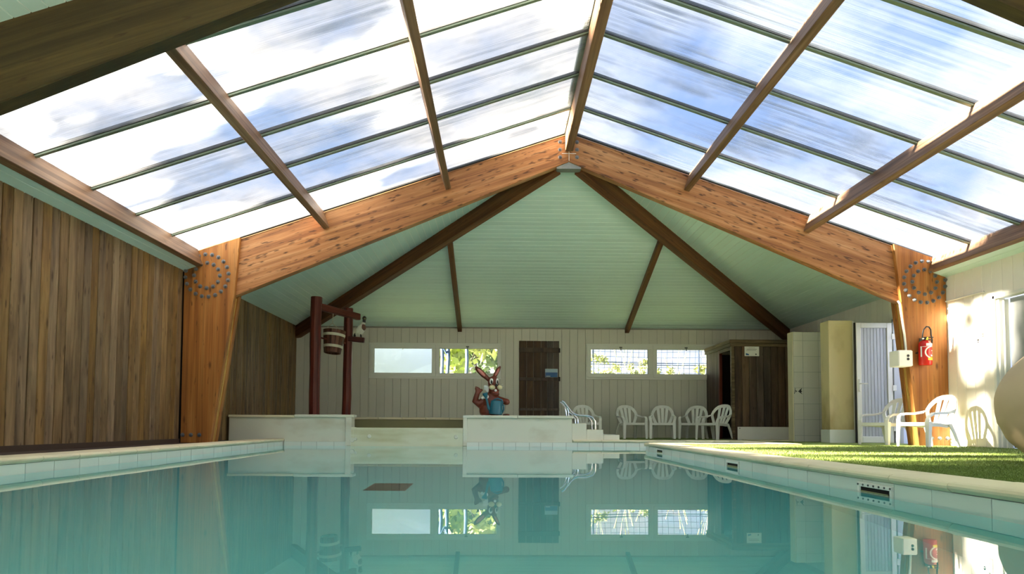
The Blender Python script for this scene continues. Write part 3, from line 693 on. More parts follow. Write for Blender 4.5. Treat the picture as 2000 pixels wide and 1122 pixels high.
# purlins of the skylight bay
names = {-3: 'weathered eaves purlin above the brown plank wall', -2: 'weathered purlin second to the left of the ridge beam', -1: 'weathered purlin first to the left of the ridge beam',
         0: 'weathered ridge beam at the crest of the skylight', 1: 'weathered purlin first to the right of the ridge beam', 2: 'weathered purlin second to the right of the ridge beam', 3: 'weathered eaves purlin above the white right wall'}
PX = {-3: (-4.51, 2.775), -2: (-2.63, 3.395), -1: (-.765, 4.03), 1: (2.85, 4.045), 2: (4.72, 3.41), 3: (6.63, 2.79)}
for k in range(-3, 4):
    y0, y1 = P1 + .14, P2 + .07
    if k == 0:
        o = beam('roof_purlin', (XA + .0, y0, 4.635), (XA + .0, y1, 4.635), .12, .27, (0, 0, 1), M_purlin)
    else:
        s = 1 if k > 0 else -1; nrm = V((s * SL, 0, 1)).normalized(); t_in = V((-s, 0, SL)).normalized(); w = .09
        x, z = PX[k]; b_ = V((x, 0, z)) - t_in * w / 2
        if abs(k) == 3: y1 = P2
        o = beam('roof_purlin', (b_.x, y0, b_.z), (b_.x, y1, b_.z), w, .262, nrm, M_purlin)
        for sx in (-1, 1):
            box('hanger', (x - t_in.x * w / 2 + sx * .05 - .003, y1 - .06, z + .02), (x - t_in.x * w / 2 + sx * .05 + .003, y1 - .001, z + .12), M_galv, o)
    tag(o, names[k], 'beam', 'purlins under the skylight')
# translucent roof sheets and glazing bars
YS = [P1 + .12, 5.90, 6.87, 7.83, 8.79, 9.75, P2 + .1]
for s, side, mat in ((-1, 'sunlit warm translucent roof slope left of the ridge beam', M_panelL), (1, 'sky-tinted streaked translucent roof slope right of the ridge beam', M_panelR)):
    sk = empty('roof_skylight', (XA + s * 3, 7.7, 3.9), label=side, cat='skylight')
    P = lambda a, y, dz=0: (XA + s * a, y, 4.93 - SL * a + dz)
    for y0, y1 in zip(YS, YS[1:]):
        ext('roof_sheet', [P(.05, y0 + .012), P(5.72, y0 + .012), P(5.72, y1 - .012), P(.05, y1 - .012)], (0, 0, .016), mat, sk)
    for y in YS[1:-1]:
        b0 = ext('glazing_bar', [P(.06, y - .022, -.022), P(5.70, y - .022, -.022), P(5.70, y + .022, -.022), P(.06, y + .022, -.022)], (0, 0, .02), M_alu, sk)
        ext('glazing_seal', [P(.06, y - .03, -.001), P(5.70, y - .03, -.001), P(5.70, y + .03, -.001), P(.06, y + .03, -.001)], (0, 0, .04), M_seal, sk)
    for y in (YS[0] + .02, P2 + .045):
        ext('edge_seal', [P(.05, y - .02, -.01), P(5.72, y - .02, -.01), P(5.72, y + .02, -.01), P(.05, y + .02, -.01)], (0, 0, .035), M_seal, sk)
    ext('eaves_flashing', [P(5.68, P1, -.02), P(5.98, P1, -.02), P(5.98, P2 + .2, -.02), P(5.68, P2 + .2, -.02)], (0, 0, .04), M_alu, sk)
box('ridge_cap', (XA - .12, P1, 4.925), (XA + .12, P2 + .2, 4.99), M_alu).update_tag()
tag(bpy.data.objects['ridge_cap'], 'metal ridge cap closing the skylight above the ridge beam', 'ridge cap')
# dead leaves lying against some of the glazing bars
bm = bmesh.new(); M_litter = plain('dead_leaf', srgb(58, 46, 30), .8)
for s_, a_, y in ((-1, .55, 9.75), (-1, 1.0, 8.79), (-1, .35, 8.79), (-1, .9, 7.83), (1, 1.15, 7.83), (1, 1.3, 7.83), (1, 1.2, 9.75), (1, .9, 8.79), (-1, 4.2, 6.87), (1, 2.1, 9.75)):
    for k in range(22):
        a2, y2 = a_ + R.gauss(0, .07), y + .035 + abs(R.gauss(0, .018)); z = 4.93 - SL * a2 + .022; r = R.uniform(.012, .026); t_ = R.uniform(0, 6)
        vs = [bm.verts.new((XA + s_ * a2 + r * math.cos(t_ + q * PI / 2) * (1 if q % 2 else .45), y2 + r * math.sin(t_ + q * PI / 2), z + R.uniform(0, .02))) for q in range(4)]; bm.faces.new(vs)
tag(bm_obj('leaf_litter', bm, M_litter), 'dead leaves gathered on the sheets beside the glazing bars', 'leaves', kind='stuff')

# ================================================================== right side: doors, partitions, cabin
# door_2: grey pvc leaf standing open into the room
d2 = empty('door_2', (XR, D2[0], DECK), kind='structure')
bm = bmesh.new()
for a, b_ in (((D2[0], DECK), (D2[0] + .05, D2[2])), ((D2[1] - .05, DECK), (D2[1], D2[2])), ((D2[0], D2[2] - .05), (D2[1], D2[2]))): bm_box(bm, (XR - .02, a[0], a[1]), (XR + .13, b_[0], b_[1]), .004)
bm_obj('door_frame', bm, M_pvc, d2)
leaf = empty('door_leaf', (6.84, 12.02, DECK + .01)); leaf.parent = d2; leaf.matrix_parent_inverse = d2.matrix_world.inverted()
lx0, lx1, ly, lz0, lz1 = 6.205, 6.835, 12.0, DECK + .012, 2.19
def leaf_part(name, a, b_, mat, bev=.003): return box(name, a, b_, mat, leaf, bev)
bm = bmesh.new()
for a, b_ in (((lx0, lz0), (lx0 + .085, lz1)), ((lx1 - .085, lz0), (lx1, lz1)), ((lx0 + .085, lz1 - .09), (lx1 - .085, lz1)), ((lx0 + .085, lz0), (lx1 - .085, lz0 + .11))): bm_box(bm, (a[0], ly, a[1]), (b_[0], ly + .06, b_[1]), .005)
bm_obj('leaf_frame', bm, M_frame, leaf)
for k in range(8):
    w = (lx1 - lx0 - .17) / 8; a = lx0 + .085 + k * w
    ext('board', [(a + .002, ly + .05, lz0 + .11), (a + w - .002, ly + .05, lz0 + .11), (a + w - .002, ly + .022, lz0 + .11), (a + w - .006, ly + .018, lz0 + .11), (a + .006, ly + .018, lz0 + .11), (a + .002, ly + .022, lz0 + .11)], (0, 0, lz1 - lz0 - .2), M_pvc, leaf)
h = bmesh.new(); bm_box(h, (lx0 + .03, ly - .012, .98), (lx0 + .062, ly, 1.20), .004); bm_tube(h, [(lx0 + .046, ly - .01, 1.12), (lx0 + .046, ly - .05, 1.12), (lx0 + .06, ly - .058, 1.12), (lx0 + .16, ly - .058, 1.118)], .010)
bm_obj('handle', h, M_frame, leaf, smooth=True)
for z in (.35, 1.05, 1.95): box('hinge', (lx1 - .005, ly - .01, z - .05), (lx1 + .06, ly + .05, z + .05), M_frame, leaf, .004)
box('gap_seal', (lx0 - .022, ly + .01, lz0), (lx0 - .003, ly + .05, lz1), M_black, leaf)
# small open court behind door_2 and door_3
cw = empty('wall_court', (8.6, 10, 0), kind='structure')
box('court_face', (9.4, 6, -.08), (9.5, 14, 3.2), M_outwall, cw); box('court_face', (7.05, 13.0, -.08), (9.5, 13.1, 3.2), M_outwall, cw); box('court_face', (7.06, 10.2, -.08), (9.4, 10.3, 3.0), M_outwall, cw)
# door_3: white frame, grey leaf, blue framed glazing
d3 = empty('door_3', (XR, 9.6, DECK), kind='structure')
bm = bmesh.new(); ya = D3[1]
for k, (w, o_) in enumerate(((.05, .0), (.035, .04), (.035, .08))): bm_box(bm, (XR - .022 + o_, ya - .0 - w - .045 * k, DECK), (XR + .05 + o_, ya - .045 * k, D3[2] - .03 * k), .005)
bm_box(bm, (XR - .022, D3[0], D3[2] - .05), (XR + .1, ya, D3[2]), .005)
bm_obj('door_frame', bm, M_frame, d3)
o = box('door_leaf', (XR + .14, 9.12, DECK + .01), (XR + .18, 9.47, D3[2] - .05), M_greydoor, d3, .004); box('handle', (XR + .125, 9.43, 1.0), (XR + .14, 9.46, 1.14), M_ink, o, .003)
bm = bmesh.new()
for a, b_ in (((9.06, DECK), (9.14, 2.1)), ((7.4, 1.92), (9.06, 1.98)), ((7.4, 2.06), (9.06, 2.14)), ((7.4, DECK), (9.06, DECK + .08)), ((7.4, DECK), (7.46, 2.1))): bm_box(bm, (XR + .19, a[0], a[1]), (XR + .25, b_[0], b_[1]), .004)
bm_obj('blue_frame', bm, M_bluedoor, d3)
box('pane', (XR + .215, 7.46, DECK + .08), (XR + .225, 9.06, 2.1), M_blueglass, d3)

# tall cream partition beside the grey door
pt = empty('cream_partition', (6.0, 12.3, DECK), label='tall cream rendered partition with yellow stains beside the grey door', cat='partition')
box('wall_block', (5.815, 12.2, DECK), (6.245, 12.52, 2.255), M_cream, pt, .008)
box('skirting', (5.803, 12.188, DECK), (6.25, 12.2, .322), M_tile, pt, .003); box('skirting', (5.803, 12.2, DECK), (5.815, 12.53, .322), M_tile, pt, .003)
box('edge_trim', (6.245, 12.195, DECK), (6.262, 12.25, 2.25), M_frame, pt, .003)
# tiled shower partition
tp = empty('tiled_partition', (6.2, 13.2, DECK), label='tiled shower wall with a small black bird sticker, between cabin and cream partition', cat='partition')
box('wall_block', (5.56, 13.13, DECK), (6.9, 13.36, 2.175), M_creampart, tp, .006); box('grout_bed', (5.574, 13.126, DECK), (6.89, 13.13, 2.172), M_grout, tp)
tw = .30
for i in range(5):
    for j in range(8):
        x0, x1 = 5.575 + i * tw - .12 * (i > 0), 5.575 + (i + 1) * tw - .12; z0, z1 = DECK + j * tw - .18 * (j > 0), DECK + (j + 1) * tw - .18
        x1 = min(x1, 6.9); z1 = min(z1, 2.17)
        if x1 - x0 > .02 and z1 - z0 > .02: box('tile', (x0 + .004, 13.12, z0 + .004), (x1 - .004, 13.127, z1 - .004), M_tileg, tp)
# bird sticker
bs = bmesh.new()
for poly in ([(0, 0), (.07, .018), (.105, .0), (.07, -.02)], [(.03, .012), (.10, .07), (.075, .012)], [(.03, -.012), (.11, -.06), (.07, -.014)], [(-.005, .0), (-.05, .03), (-.035, 0), (-.05, -.025)], [(-.06, -.05), (-.04, .06), (-.048, .065), (-.07, -.045)]):
    bm_ext(bs, [(5.64 + x * .9, 13.1195, 1.04 + z) for x, z in poly], (0, -.002, 0))
bm_obj('bird_sticker', bs, M_black, tp)

# wooden cabin
M_batten = plain('pale_batten', srgb(150, 126, 90), .8)
cb = empty('wooden_cabin', (5.9, 15.5, DECK), label='dark plank sauna cabin in the far right corner with an open doorway', cat='cabin')
cx, cy, ct = 4.93, 14.72, 2.2
box('batten_sheet', (cx + .07, cy + .031, DECK), (XR - .02, cy + .045, ct - .13), M_batten, cb)
xs = [cx + .06 + k * .155 for k in range(14)]
for a, b_ in zip(xs, xs[1:]):
    b_ = min(b_, XR - .02)
    if b_ > a: ext('plank', [(a + .007, cy + .03, DECK), (b_ - .007, cy + .03, DECK), (b_ - .007, cy + R.uniform(-.003, .003), DECK), (a + .007, cy + R.uniform(-.003, .003), DECK)], (0, 0, ct - .12 - DECK), M_plankdk, cb)
for y in (15.62, 15.78, 15.94, 16.1, 16.26, 16.42): ext('plank', [(cx, y + .004, DECK), (cx, min(y + .154, YF - .01), DECK), (cx + .03, min(y + .154, YF - .01), DECK), (cx + .03, y + .004, DECK)], (0, 0, ct - .12 - DECK), M_plankdk, cb)
box('corner_post', (cx - .005, cy - .008, DECK), (cx + .06, cy + .09, ct - .12), M_plankh, cb, .006)
box('door_jamb', (cx - .004, 15.54, DECK), (cx + .06, 15.62, ct - .12), M_redlog, cb, .005)
box('lintel', (cx - .002, cy + .09, 2.0), (cx + .04, 15.55, ct - .12), M_plankdk, cb, .004)
def hbeam(name, p0, p1, w, h, mat): o = beam(name, p0, p1, w, h, (0, 0, 1), mat, cb); return o
hbeam('trim_board', (cx - .04, cy - .025, ct - .13), (XR - .02, cy - .025, ct - .13), .035, .065, M_plankh); hbeam('trim_board', (cx - .05, cy - .03, ct - .06), (XR - .02, cy - .03, ct - .06), .04, .075, M_plankh)
hbeam('trim_board', (cx - .025, cy - .03, ct - .13), (cx - .025, YF - .015, ct - .13), .035, .065, M_plankh); hbeam('trim_board', (cx - .03, cy - .04, ct - .06), (cx - .03, YF - .015, ct - .06), .04, .075, M_plankh)
box('roof_panel', (cx, cy, ct - .02), (XR - .02, YF - .015, ct), M_plankh, cb)
box('inner_lining', (cx + .9, cy + .05, DECK), (cx + .95, YF - .015, ct - .13), M_dkint, cb); box('inner_lining', (cx + .03, YF - .06, DECK), (cx + .9, YF - .015, ct - .13), M_dkint, cb); box('inner_floor', (cx + .03, cy + .05, DECK), (cx + .9, YF - .06, DECK + .02), M_dkint, cb)
box('skirting', (cx + .105, cy - .022, DECK), (6.3, cy - .004, .362), M_print, cb, .004)
bm = bmesh.new()
for x in (cx + .15, 6.2): bmesh.ops.create_cone(bm, cap_ends=True, segments=8, radius1=.012, radius2=.01, depth=.008, matrix=Matrix.Translation((x, cy - .026, .33)) @ Matrix.Rotation(PI / 2, 4, 'X'))
tag(bm_obj('screw', bm, M_ink, cb), kind='stuff')
# signs
def sign_y(name, x0, x1, z0, z1, y, label, mat=M_print):
    o = box(name, (x0, y - .012, z0), (x1, y, z1), mat, None, .003); return tag(o, label, 'sign')
s = sign_y('cabin_sign', 5.19, 5.50, 1.86, 2.065, cy - .045, 'white notice sign with faint print hung on the front of the plank cabin')
yy = cy - .0572
for a, b_, z, t in ((5.235, 5.45, 2.004, .008), (5.225, 5.43, 1.978, .006), (5.28, 5.41, 2.035, .004)): box('text_line', (a, yy - .002, z), (b_, yy, z + t), M_ink, s)
bm = bmesh.new(); bm_ext(bm, [(5.215, yy, 1.882), (5.275, yy, 1.88), (5.285, yy, 1.90), (5.25, yy, 1.915), (5.215, yy, 1.925)], (0, -.002, 0)); bm_obj('blue_print', bm, M_blueink, s)
bm = bmesh.new(); bm_ext(bm, [(5.43 + .018 * math.cos(k * PI / 4), yy, 1.90 + .018 * math.sin(k * PI / 4)) for k in range(8)], (0, -.002, 0)); bm_obj('emblem', bm, M_ink, s)
s = sign_y('door_sign', 1.075, 1.375, 1.508, 1.71, YF - .072, 'small blue and white landscape sign fixed to the plank door')
yy = YF - .0842
bm = bmesh.new(); bm_box(bm, (1.08, yy - .002, 1.512), (1.37, yy, 1.625)); bm_obj('blue_print', bm, M_blueink, s)
bm = bmesh.new(); bm_box(bm, (1.08, yy - .002, 1.627), (1.37, yy, 1.705)); bm_obj('pale_print', bm, M_lightblue, s)
bm = bmesh.new(); bm_box(bm, (1.10, yy - .004, 1.525), (1.20, yy - .002, 1.54)); bm_obj('caption', bm, M_print, s)
s = box('wall_notice', (XR - .026, 9.74, 1.48), (XR - .0125, 9.95, 1.82), M_print, None, .002); tag(s, 'white pool rules notice on the white right wall near the doorway', 'sign')
xx = XR - .0262
for k in range(6): box('text_line', (xx - .001, 9.77 + R.uniform(0, .03), 1.80 - k * .017), (xx, 9.93 - R.uniform(0, .03), 1.804 - k * .017), M_galv, s)
def disc_x(name, y, z, r, mat, par, n=14, sy=1):
    bm = bmesh.new(); bm_ext(bm, [(xx, y + sy * r * math.cos(k * 2 * PI / n), z + r * math.sin(k * 2 * PI / n)) for k in range(n)], (-.0015, 0, 0)); return bm_obj(name, bm, mat, par)
disc_x('pictogram', 9.895, 1.62, .028, M_black, s); box('pictogram_bar', (xx - .003, 9.875, 1.612), (xx - .0015, 9.915, 1.618), M_print, s)
box('pictogram', (xx - .0015, 9.775, 1.66), (xx, 9.815, 1.715), M_ink, s); box('pictogram_bar', (xx - .003, 9.777, 1.685), (xx - .0015, 9.813, 1.69), M_print, s); disc_x('pictogram', 9.80, 1.545, .011, M_ink, s); box('pictogram', (xx - .0015, 9.786, 1.545), (xx, 9.792, 1.575), M_ink, s)
# surface conduit on the right wall
o = tube('cable_conduit', [(XR - .03, 10.59, 2.315), (XR - .03, 10.2, 2.312), (XR - .03, 9.75, 2.308), (XR - .03, 9.74, 2.29)], .013, M_frame); tag(o, 'thin white cable conduit running level along the right wall boards', 'conduit')
o = tube('socket_conduit', [(6.145, P2 - .0, 2.32), (6.165, P2 - .014, 2.28), (6.225, P2 - .014, 1.80), (6.245, P2 - .014, 1.535)], .016, M_frame); tag(o, 'white conduit running down the right timber post into the socket box', 'conduit')
sb = empty('socket_box', (6.11, P2 - .1, 1.28), label='white electrical socket box on the side of the right timber post', cat='socket box')
box('casing', (6.02, P2 - .20, 1.29), (6.235, P2 + .06, 1.535), M_print, sb, .012); box('cover', (6.235, P2 - .19, 1.30), (6.243, P2 - .01, 1.525), M_frame, sb, .003)
for z in (1.40, 1.45): 
    bm = bmesh.new(); bmesh.ops.create_cone(bm, cap_ends=True, segments=14, radius1=.02, radius2=.02, depth=.006, matrix=Matrix.Translation((6.165, P2 - .203, z)) @ Matrix.Rotation(PI / 2, 4, 'X')); bm_obj('socket_hole', bm, M_black, sb)
# fire extinguisher
ex = empty('fire_extinguisher', (6.49, P2 - .09, 1.31), label='red fire extinguisher hung on the front of the right timber post', cat='fire extinguisher')
ec = (6.49, P2 - .10)
bm = bmesh.new(); bm_lathe(bm, [(.05, 1.312), (.085, 1.316), (.092, 1.33), (.092, 1.62), (.088, 1.65), (.07, 1.68), (.035, 1.697), (.02, 1.70)], (*ec, 0), 28); bm_obj('cylinder', bm, M_red, ex, smooth=True)
def patch(name, a0, a1, z0, z1, mat, r=.0935, n=10):
    bm = bmesh.new(); A = [math.radians(a0 + (a1 - a0) * k / n) for k in range(n + 1)]
    lo = [bm.verts.new((ec[0] + r * math.sin(a), ec[1] - r * math.cos(a), z0)) for a in A]; hi = [bm.verts.new((ec[0] + r * math.sin(a), ec[1] - r * math.cos(a), z1)) for a in A]
    for k in range(n): bm.faces.new((lo[k], lo[k + 1], hi[k + 1], hi[k]))
    return bm_obj(name, bm, mat, ex, smooth=True)
patch('white_label', -22, 58, 1.605, 1.645, M_print); patch('yellow_label', -8, 75, 1.388, 1.432, M_yellow); patch('print_column', -72, -58, 1.44, 1.60, M_print); patch('print_line', -72, 70, 1.592, 1.597, M_print)
for z, a0, a1 in ((1.525, 28, 70), (1.49, 35, 72), (1.46, 20, 62), (1.445, 20, 70)): patch('print_line', a0, a1, z, z + .012, M_print)
bm = bmesh.new(); n = 18; pr = None
for k in range(n + 1):
    t = math.radians(95 + 150 * k / n); ring = []
    for rr in (.092, .112):
        a = (.055 + rr * math.cos(t)) / .0935; z = 1.508 + rr * .88 * math.sin(t); ring.append(bm.verts.new((ec[0] + .0945 * math.sin(a), ec[1] - .0945 * math.cos(a), z)))
    if pr: bm.faces.new((pr[0], pr[1], ring[1], ring[0]))
    pr = ring
bm_obj('white_arc', bm, M_print, ex, smooth=True)
bm = bmesh.new(); bm_lathe(bm, [(.022, 1.695), (.026, 1.70), (.026, 1.735), (.018, 1.745)], (*ec, 0), 14); bm_box(bm, (ec[0] - .02, ec[1] - .03, 1.735), (ec[0] + .12, ec[1] - .0, 1.75), .004); bm_box(bm, (ec[0] + .01, ec[1] - .03, 1.70), (ec[0] + .10, ec[1] - .0, 1.715), .004); bm_box(bm, (ec[0] - .05, ec[1] - .02, 1.712), (ec[0], ec[1] + .01, 1.73), .003); bm_obj('valve', bm, M_black, ex)
tube('hose', [(ec[0] - .045, ec[1] - .01, 1.72), (ec[0] - .045, ec[1] - .02, 1.80), (ec[0] - .03, ec[1] - .025, 1.86), (ec[0] + .01, ec[1] - .03, 1.905), (ec[0] + .05, ec[1] - .03, 1.90), (ec[0] + .08, ec[1] - .025, 1.86), (ec[0] + .085, ec[1] - .02, 1.78), (ec[0] + .10, ec[1] - .02, 1.70), (ec[0] + .09, ec[1] - .02, 1.62)], .011, M_black, ex)
bm = bmesh.new(); bm_box(bm, (ec[0] - .06, ec[1] - .035, 1.71), (ec[0] - .03, ec[1] - .02, 1.73), .003); bm_obj('gauge', bm, M_print, ex)
bm = bmesh.new(); bm_ext(bm, [(ec[0] - .01, ec[1] - .036, 1.702), (ec[0] + .025, ec[1] - .036, 1.702), (ec[0] + .03, ec[1] - .036, 1.745), (ec[0] + .012, ec[1] - .036, 1.742)], (0, -.003, 0)); bm_obj('yellow_tag', bm, M_yellow, ex)
box('bracket', (ec[0] - .03, P2 - .012, 1.60), (ec[0] + .03, P2 - .001, 1.74), M_black, ex); box('bracket', (ec[0] - .09, ec[1] + .02, 1.50), (ec[0] + .09, P2 - .002, 1.52), M_black, ex)

# ================================================================== chairs
def make_chair(label, group):
    t = empty('plastic_armchair', label=label, cat='chair', group=group)
    up = V((0, 0, 1)); X = V((1, 0, 0)); Y = V((0, 1, 0))
    def B(x, z): return V((x, .20 + .42 * (z - .32) - .85 * x * x, z))
    # seat
    bm = bmesh.new()
    for k in range(7):
        xc = -.186 + k * .062; pts = [(-.25, .315), (-.23, .338), (-.12, .332), (.05, .312), (.16, .308), (.205, .325)]
        sc = lambda y: 1 - .12 * (y + .25) / .45
        bm_ribbon(bm, [V((xc * sc(y), y, z)) for y, z in pts], [X * .0265 * sc(y) for y, z in pts], [up * .005] * len(pts))
    bm_ribbon(bm, [V((x, -.25 - .02 * (1 - (x / .27) ** 2), .325)) for x in np.linspace(-.255, .255, 7)], [up * .024] * 7, [Y * .005] * 7)
    bm_ribbon(bm, [V((x, -.235 - .02 * (1 - (x / .27) ** 2), .345)) for x in np.linspace(-.255, .255, 7)], [Y * .024] * 7, [up * .005] * 7)
    for s in (-1, 1): bm_ribbon(bm, [V((s * .245, -.24, .335)), V((s * .235, -.05, .332)), V((s * .215, .12, .318)), V((s * .19, .205, .325))], [V((s * .028, 0, 0))] * 4, [up * .006] * 4); bm_ribbon(bm, [V((s * .262, -.24, .318)), V((s * .25, -.05, .315)), V((s * .225, .12, .30)), V((s * .20, .21, .31))], [up * .026] * 4, [X * .005] * 4)
    for y in (-.12, .03, .15): bm_ribbon(bm, [V((-.23, y, .318)), V((.23, y, .318))], [Y * .012] * 2, [up * .004] * 2)
    bm_obj('seat', bm, M_plastic, t)
    # backrest: arched frame, three fanned ribs
    bm = bmesh.new()
    fp = [(.150, .315), (.175, .37), (.205, .43), (.238, .50), (.246, .545), (.228, .60), (.192, .655), (.142, .695), (.075, .715), (0, .72)]
    fp = fp + [(-x, z) for x, z in fp[-2::-1]]
    P = [B(x, z) for x, z in fp]; hs = []
    for i in range(len(fp)):
        a = V((*fp[max(i - 1, 0)], 0)); b_ = V((*fp[min(i + 1, len(fp) - 1)], 0)); d = (b_ - a).normalized(); hs.append(V((d.y, 0, -d.x)) * .034)
    bm_ribbon(bm, P, hs, [Y * .006] * len(P))
    for b0, b1 in ((0, 0), (-.062, -.11), (.062, .11)):
        zt = .695 if b0 == 0 else .685; zs = np.linspace(.315, zt, 7)
        xs_ = [b0 + (b1 - b0) * ((z - .315) / (zt - .315)) ** .8 for z in zs]
        bm_ribbon(bm, [B(x, z) for x, z in zip(xs_, zs)], [X * (.027 + .010 * (z - .315) / .4) for z in zs], [Y * .006] * 7)
    bm_ribbon(bm, [B(x, .325) for x in np.linspace(-.17, .17, 7)], [up * .022] * 7, [Y * .006] * 7)
    bm_obj('backrest', bm, M_plastic, t)
    for s in (-1, 1):
        bm = bmesh.new()
        pts = [B(s * .225, .56) + V((s * .005, .0, .0)), B(s * .25, .515) + V((s * .01, -.02, 0)), V((s * .287, .06, .49)), V((s * .295, -.08, .487)), V((s * .293, -.19, .478)), V((s * .285, -.245, .445)), V((s * .276, -.265, .39)), V((s * .27, -.268, .34))]
        hw = [V((.02, 0, .02)), V((.026, 0, .01)), X * .027, X * .028, X * .028, X * .030, X * .032, X * .034]
        th = [Y * .008, up * .008, up * .008, up * .008, V((0, .003, .007)), V((0, .006, .005)), Y * .007, Y * .007]
        bm_ribbon(bm, pts, hw, th)
        bm_ribbon(bm, [p + V((s * .027, 0, -.012)) for p in pts[1:6]], [V((0, 0, .014))] * 5, [X * .004] * 5)
        bm_obj('armrest', bm, M_plastic, t)
        bm = bmesh.new()
        bm_ribbon(bm, [V((s * .268, -.268, .36)), V((s * .272, -.272, .2)), V((s * .278, -.278, 0))], [X * .036, X * .03, X * .024], [Y * .006] * 3)
        bm_ribbon(bm, [V((s * .300, -.24, .36)), V((s * .302, -.252, .2)), V((s * .302, -.262, 0))], [Y * .033, Y * .026, Y * .018], [X * .006] * 3)
        bm_obj('leg', bm, M_plastic, t)
        bm = bmesh.new()
        bm_ribbon(bm, [V((s * .195, .20, .34)), V((s * .225, .25, .2)), V((s * .25, .31, 0))], [V((.034, 0, 0)), X * .03, X * .023], [Y * .006] * 3)
        bm_ribbon(bm, [V((s * .228, .17, .33)), V((s * .253, .225, .2)), V((s * .272, .295, 0))], [Y * .032, Y * .026, Y * .018], [X * .006] * 3)
        bm_obj('leg', bm, M_plastic, t)
    return t
CH = [(1.93, 15.55, 0.12, 'white plastic armchair half hidden behind the pool steps and handrails', 'chairs along the far wall'),
      (2.92, 15.5, 0.2, 'white plastic armchair alone between the steps and the middle of the far wall row', 'chairs along the far wall'),
      (3.64, 15.55, -.23, 'white plastic armchair facing straight out, in the middle of the far wall row', 'chairs along the far wall'),
      (4.36, 15.6, -.5, 'white plastic armchair partly covered by another chair near the plank cabin', 'chairs along the far wall'),
      (4.56, 14.75, -.92, 'white plastic armchair turned sideways in front of another, beside the cabin doorway', 'chairs along the far wall'),
      (6.2, 11.12, -1.22, 'white plastic armchair on the turf half hidden behind the right timber post', 'chairs on the turf'),
      (6.16, 9.95, -1.32, 'white plastic armchair in sunlight on the turf against the white right wall', 'chairs on the turf')]
first = None
for x, y, rz, lab, grp in CH:
    if first is None: ch = first = make_chair(lab, grp)
    else: ch = copy_tree(first)
    ch['label'] = lab; ch['group'] = grp
    ch.matrix_basis = Matrix.Translation((x, y, DECK + .006)) @ Matrix.Rotation(rz, 4, 'Z') @ Matrix.Diagonal((.92, 1, 1, 1))

# ================================================================== handrails
for y, dx, lab in ((12.62, .0, 'curved steel handrail on the near side of the pool steps'), (13.25, .02, 'curved steel handrail on the far side of the pool steps')):
    r = empty('handrail', (1.4 + dx, y, PT), label=lab, cat='handrail', group='steel handrails at the pool steps')
    tube('rail', [(1.13 + dx, y, .815), (1.17 + dx, y, .79), (1.30 + dx, y, .62), (1.36 + dx, y, .575), (1.44 + dx, y, .556), (1.60 + dx, y, .55), (1.68 + dx, y, .52), (1.73 + dx, y, .45), (1.735 + dx, y, .30)], .019, M_steel, r, 10)
    tube('baluster', [(1.20 + dx, y, .76), (1.24 + dx, y, .64), (1.25 + dx, y, .54)], .015, M_steel, r)
    tube('baluster', [(1.34 + dx, y, .58), (1.41 + dx, y, .50), (1.42 + dx, y, .40)], .015, M_steel, r)

# ================================================================== well frame, bucket, duck
wf_ = empty('well_frame', (-3.2, 13.5, .05), label='dark red log gallows of two posts and a cross beam in the wading pool', cat='well frame')
def log(name, pts, r, mat, par, axis_pts=None):
    bm = bmesh.new(); n = 10; L = len(pts); pp = []
    for i in range(L - 1):
        for k in range(6): pp.append(V(pts[i]).lerp(V(pts[i + 1]), k / 6))
    pp.append(V(pts[-1])); pp = [p + V((R.uniform(-.006, .006), R.uniform(-.006, .006), 0)) for p in pp]
    bm_tube(bm, pp, [r * R.uniform(.95, 1.07) for _ in pp], n); return bm_obj(name, bm, mat, par, smooth=True)
log('post', [(-3.42, 13.0, .05), (-3.42, 13.0, 2.74)], .098, M_redlog, wf_)
log('post', [(-3.05, 14.0, .05), (-3.035, 14.0, 2.70)], .086, M_redlog, wf_)
beam('cross_beam', (-3.40, 12.95, 2.50), (-2.88, 14.25, 2.50), .10, .13, (0, 0, 1), M_redlogx, wf_, .012)
beam('perch', (-3.02, 13.93, 2.03), (-2.70, 13.93, 2.0), .09, .10, (0, 0, 1), M_redlogx, wf_, .01)
bk = empty('wooden_bucket', (-3.2, 13.45, 1.75), label='wooden bucket with pale hoops hanging between the red log posts', cat='bucket')
bp_ = lambda f: .16 + .055 * f
Mb = Matrix.Translation((-3.215, 13.45, 1.74)) @ Matrix.Rotation(.06, 4, 'Y') @ Matrix.Rotation(-.1, 4, 'X')
ns = 16; H = .44
for k in range(ns):
    a0, a1 = (k + .04) * 2 * PI / ns, (k + .96) * 2 * PI / ns; bm = bmesh.new(); vs = []
    for f in (0, 1):
        for (a, r) in ((a0, bp_(f)), (a1, bp_(f)), (a1, bp_(f) - .02), (a0, bp_(f) - .02)): vs.append(bm.verts.new(Mb @ V((r * math.cos(a), r * math.sin(a), H * f + .0))))
    for q in ((3, 2, 1, 0), (4, 5, 6, 7), (0, 1, 5, 4), (1, 2, 6, 5), (2, 3, 7, 6), (3, 0, 4, 7)): bm.faces.new([vs[i] for i in q])
    bm_obj('stave', bm, M_stave, bk)
bm = bmesh.new(); bm_lathe(bm, [(bp_(.05) - .01, .03), (bp_(.05) - .01, .05)], n=24, M=Mb); bm_obj('bottom', bm, M_stave, bk)
M_hoop = plain('pale_hoop', srgb(196, 190, 164), .5)
for f in (.22, .72):
    bm = bmesh.new(); z0, z1 = H * f, H * f + .05; n = 28
    R0 = [[bm.verts.new(Mb @ V(((bp_(z / H) + e) * math.cos(k * 2 * PI / n), (bp_(z / H) + e) * math.sin(k * 2 * PI / n), z))) for k in range(n)] for z, e in ((z0, .001), (z0, .007), (z1, .007), (z1, .001))]
    for A, B_ in zip(R0, R0[1:]):
        for k in range(n): bm.faces.new((A[k], A[(k + 1) % n], B_[(k + 1) % n], B_[k]))
    bm_obj('hoop', bm, M_hoop, bk, smooth=True)
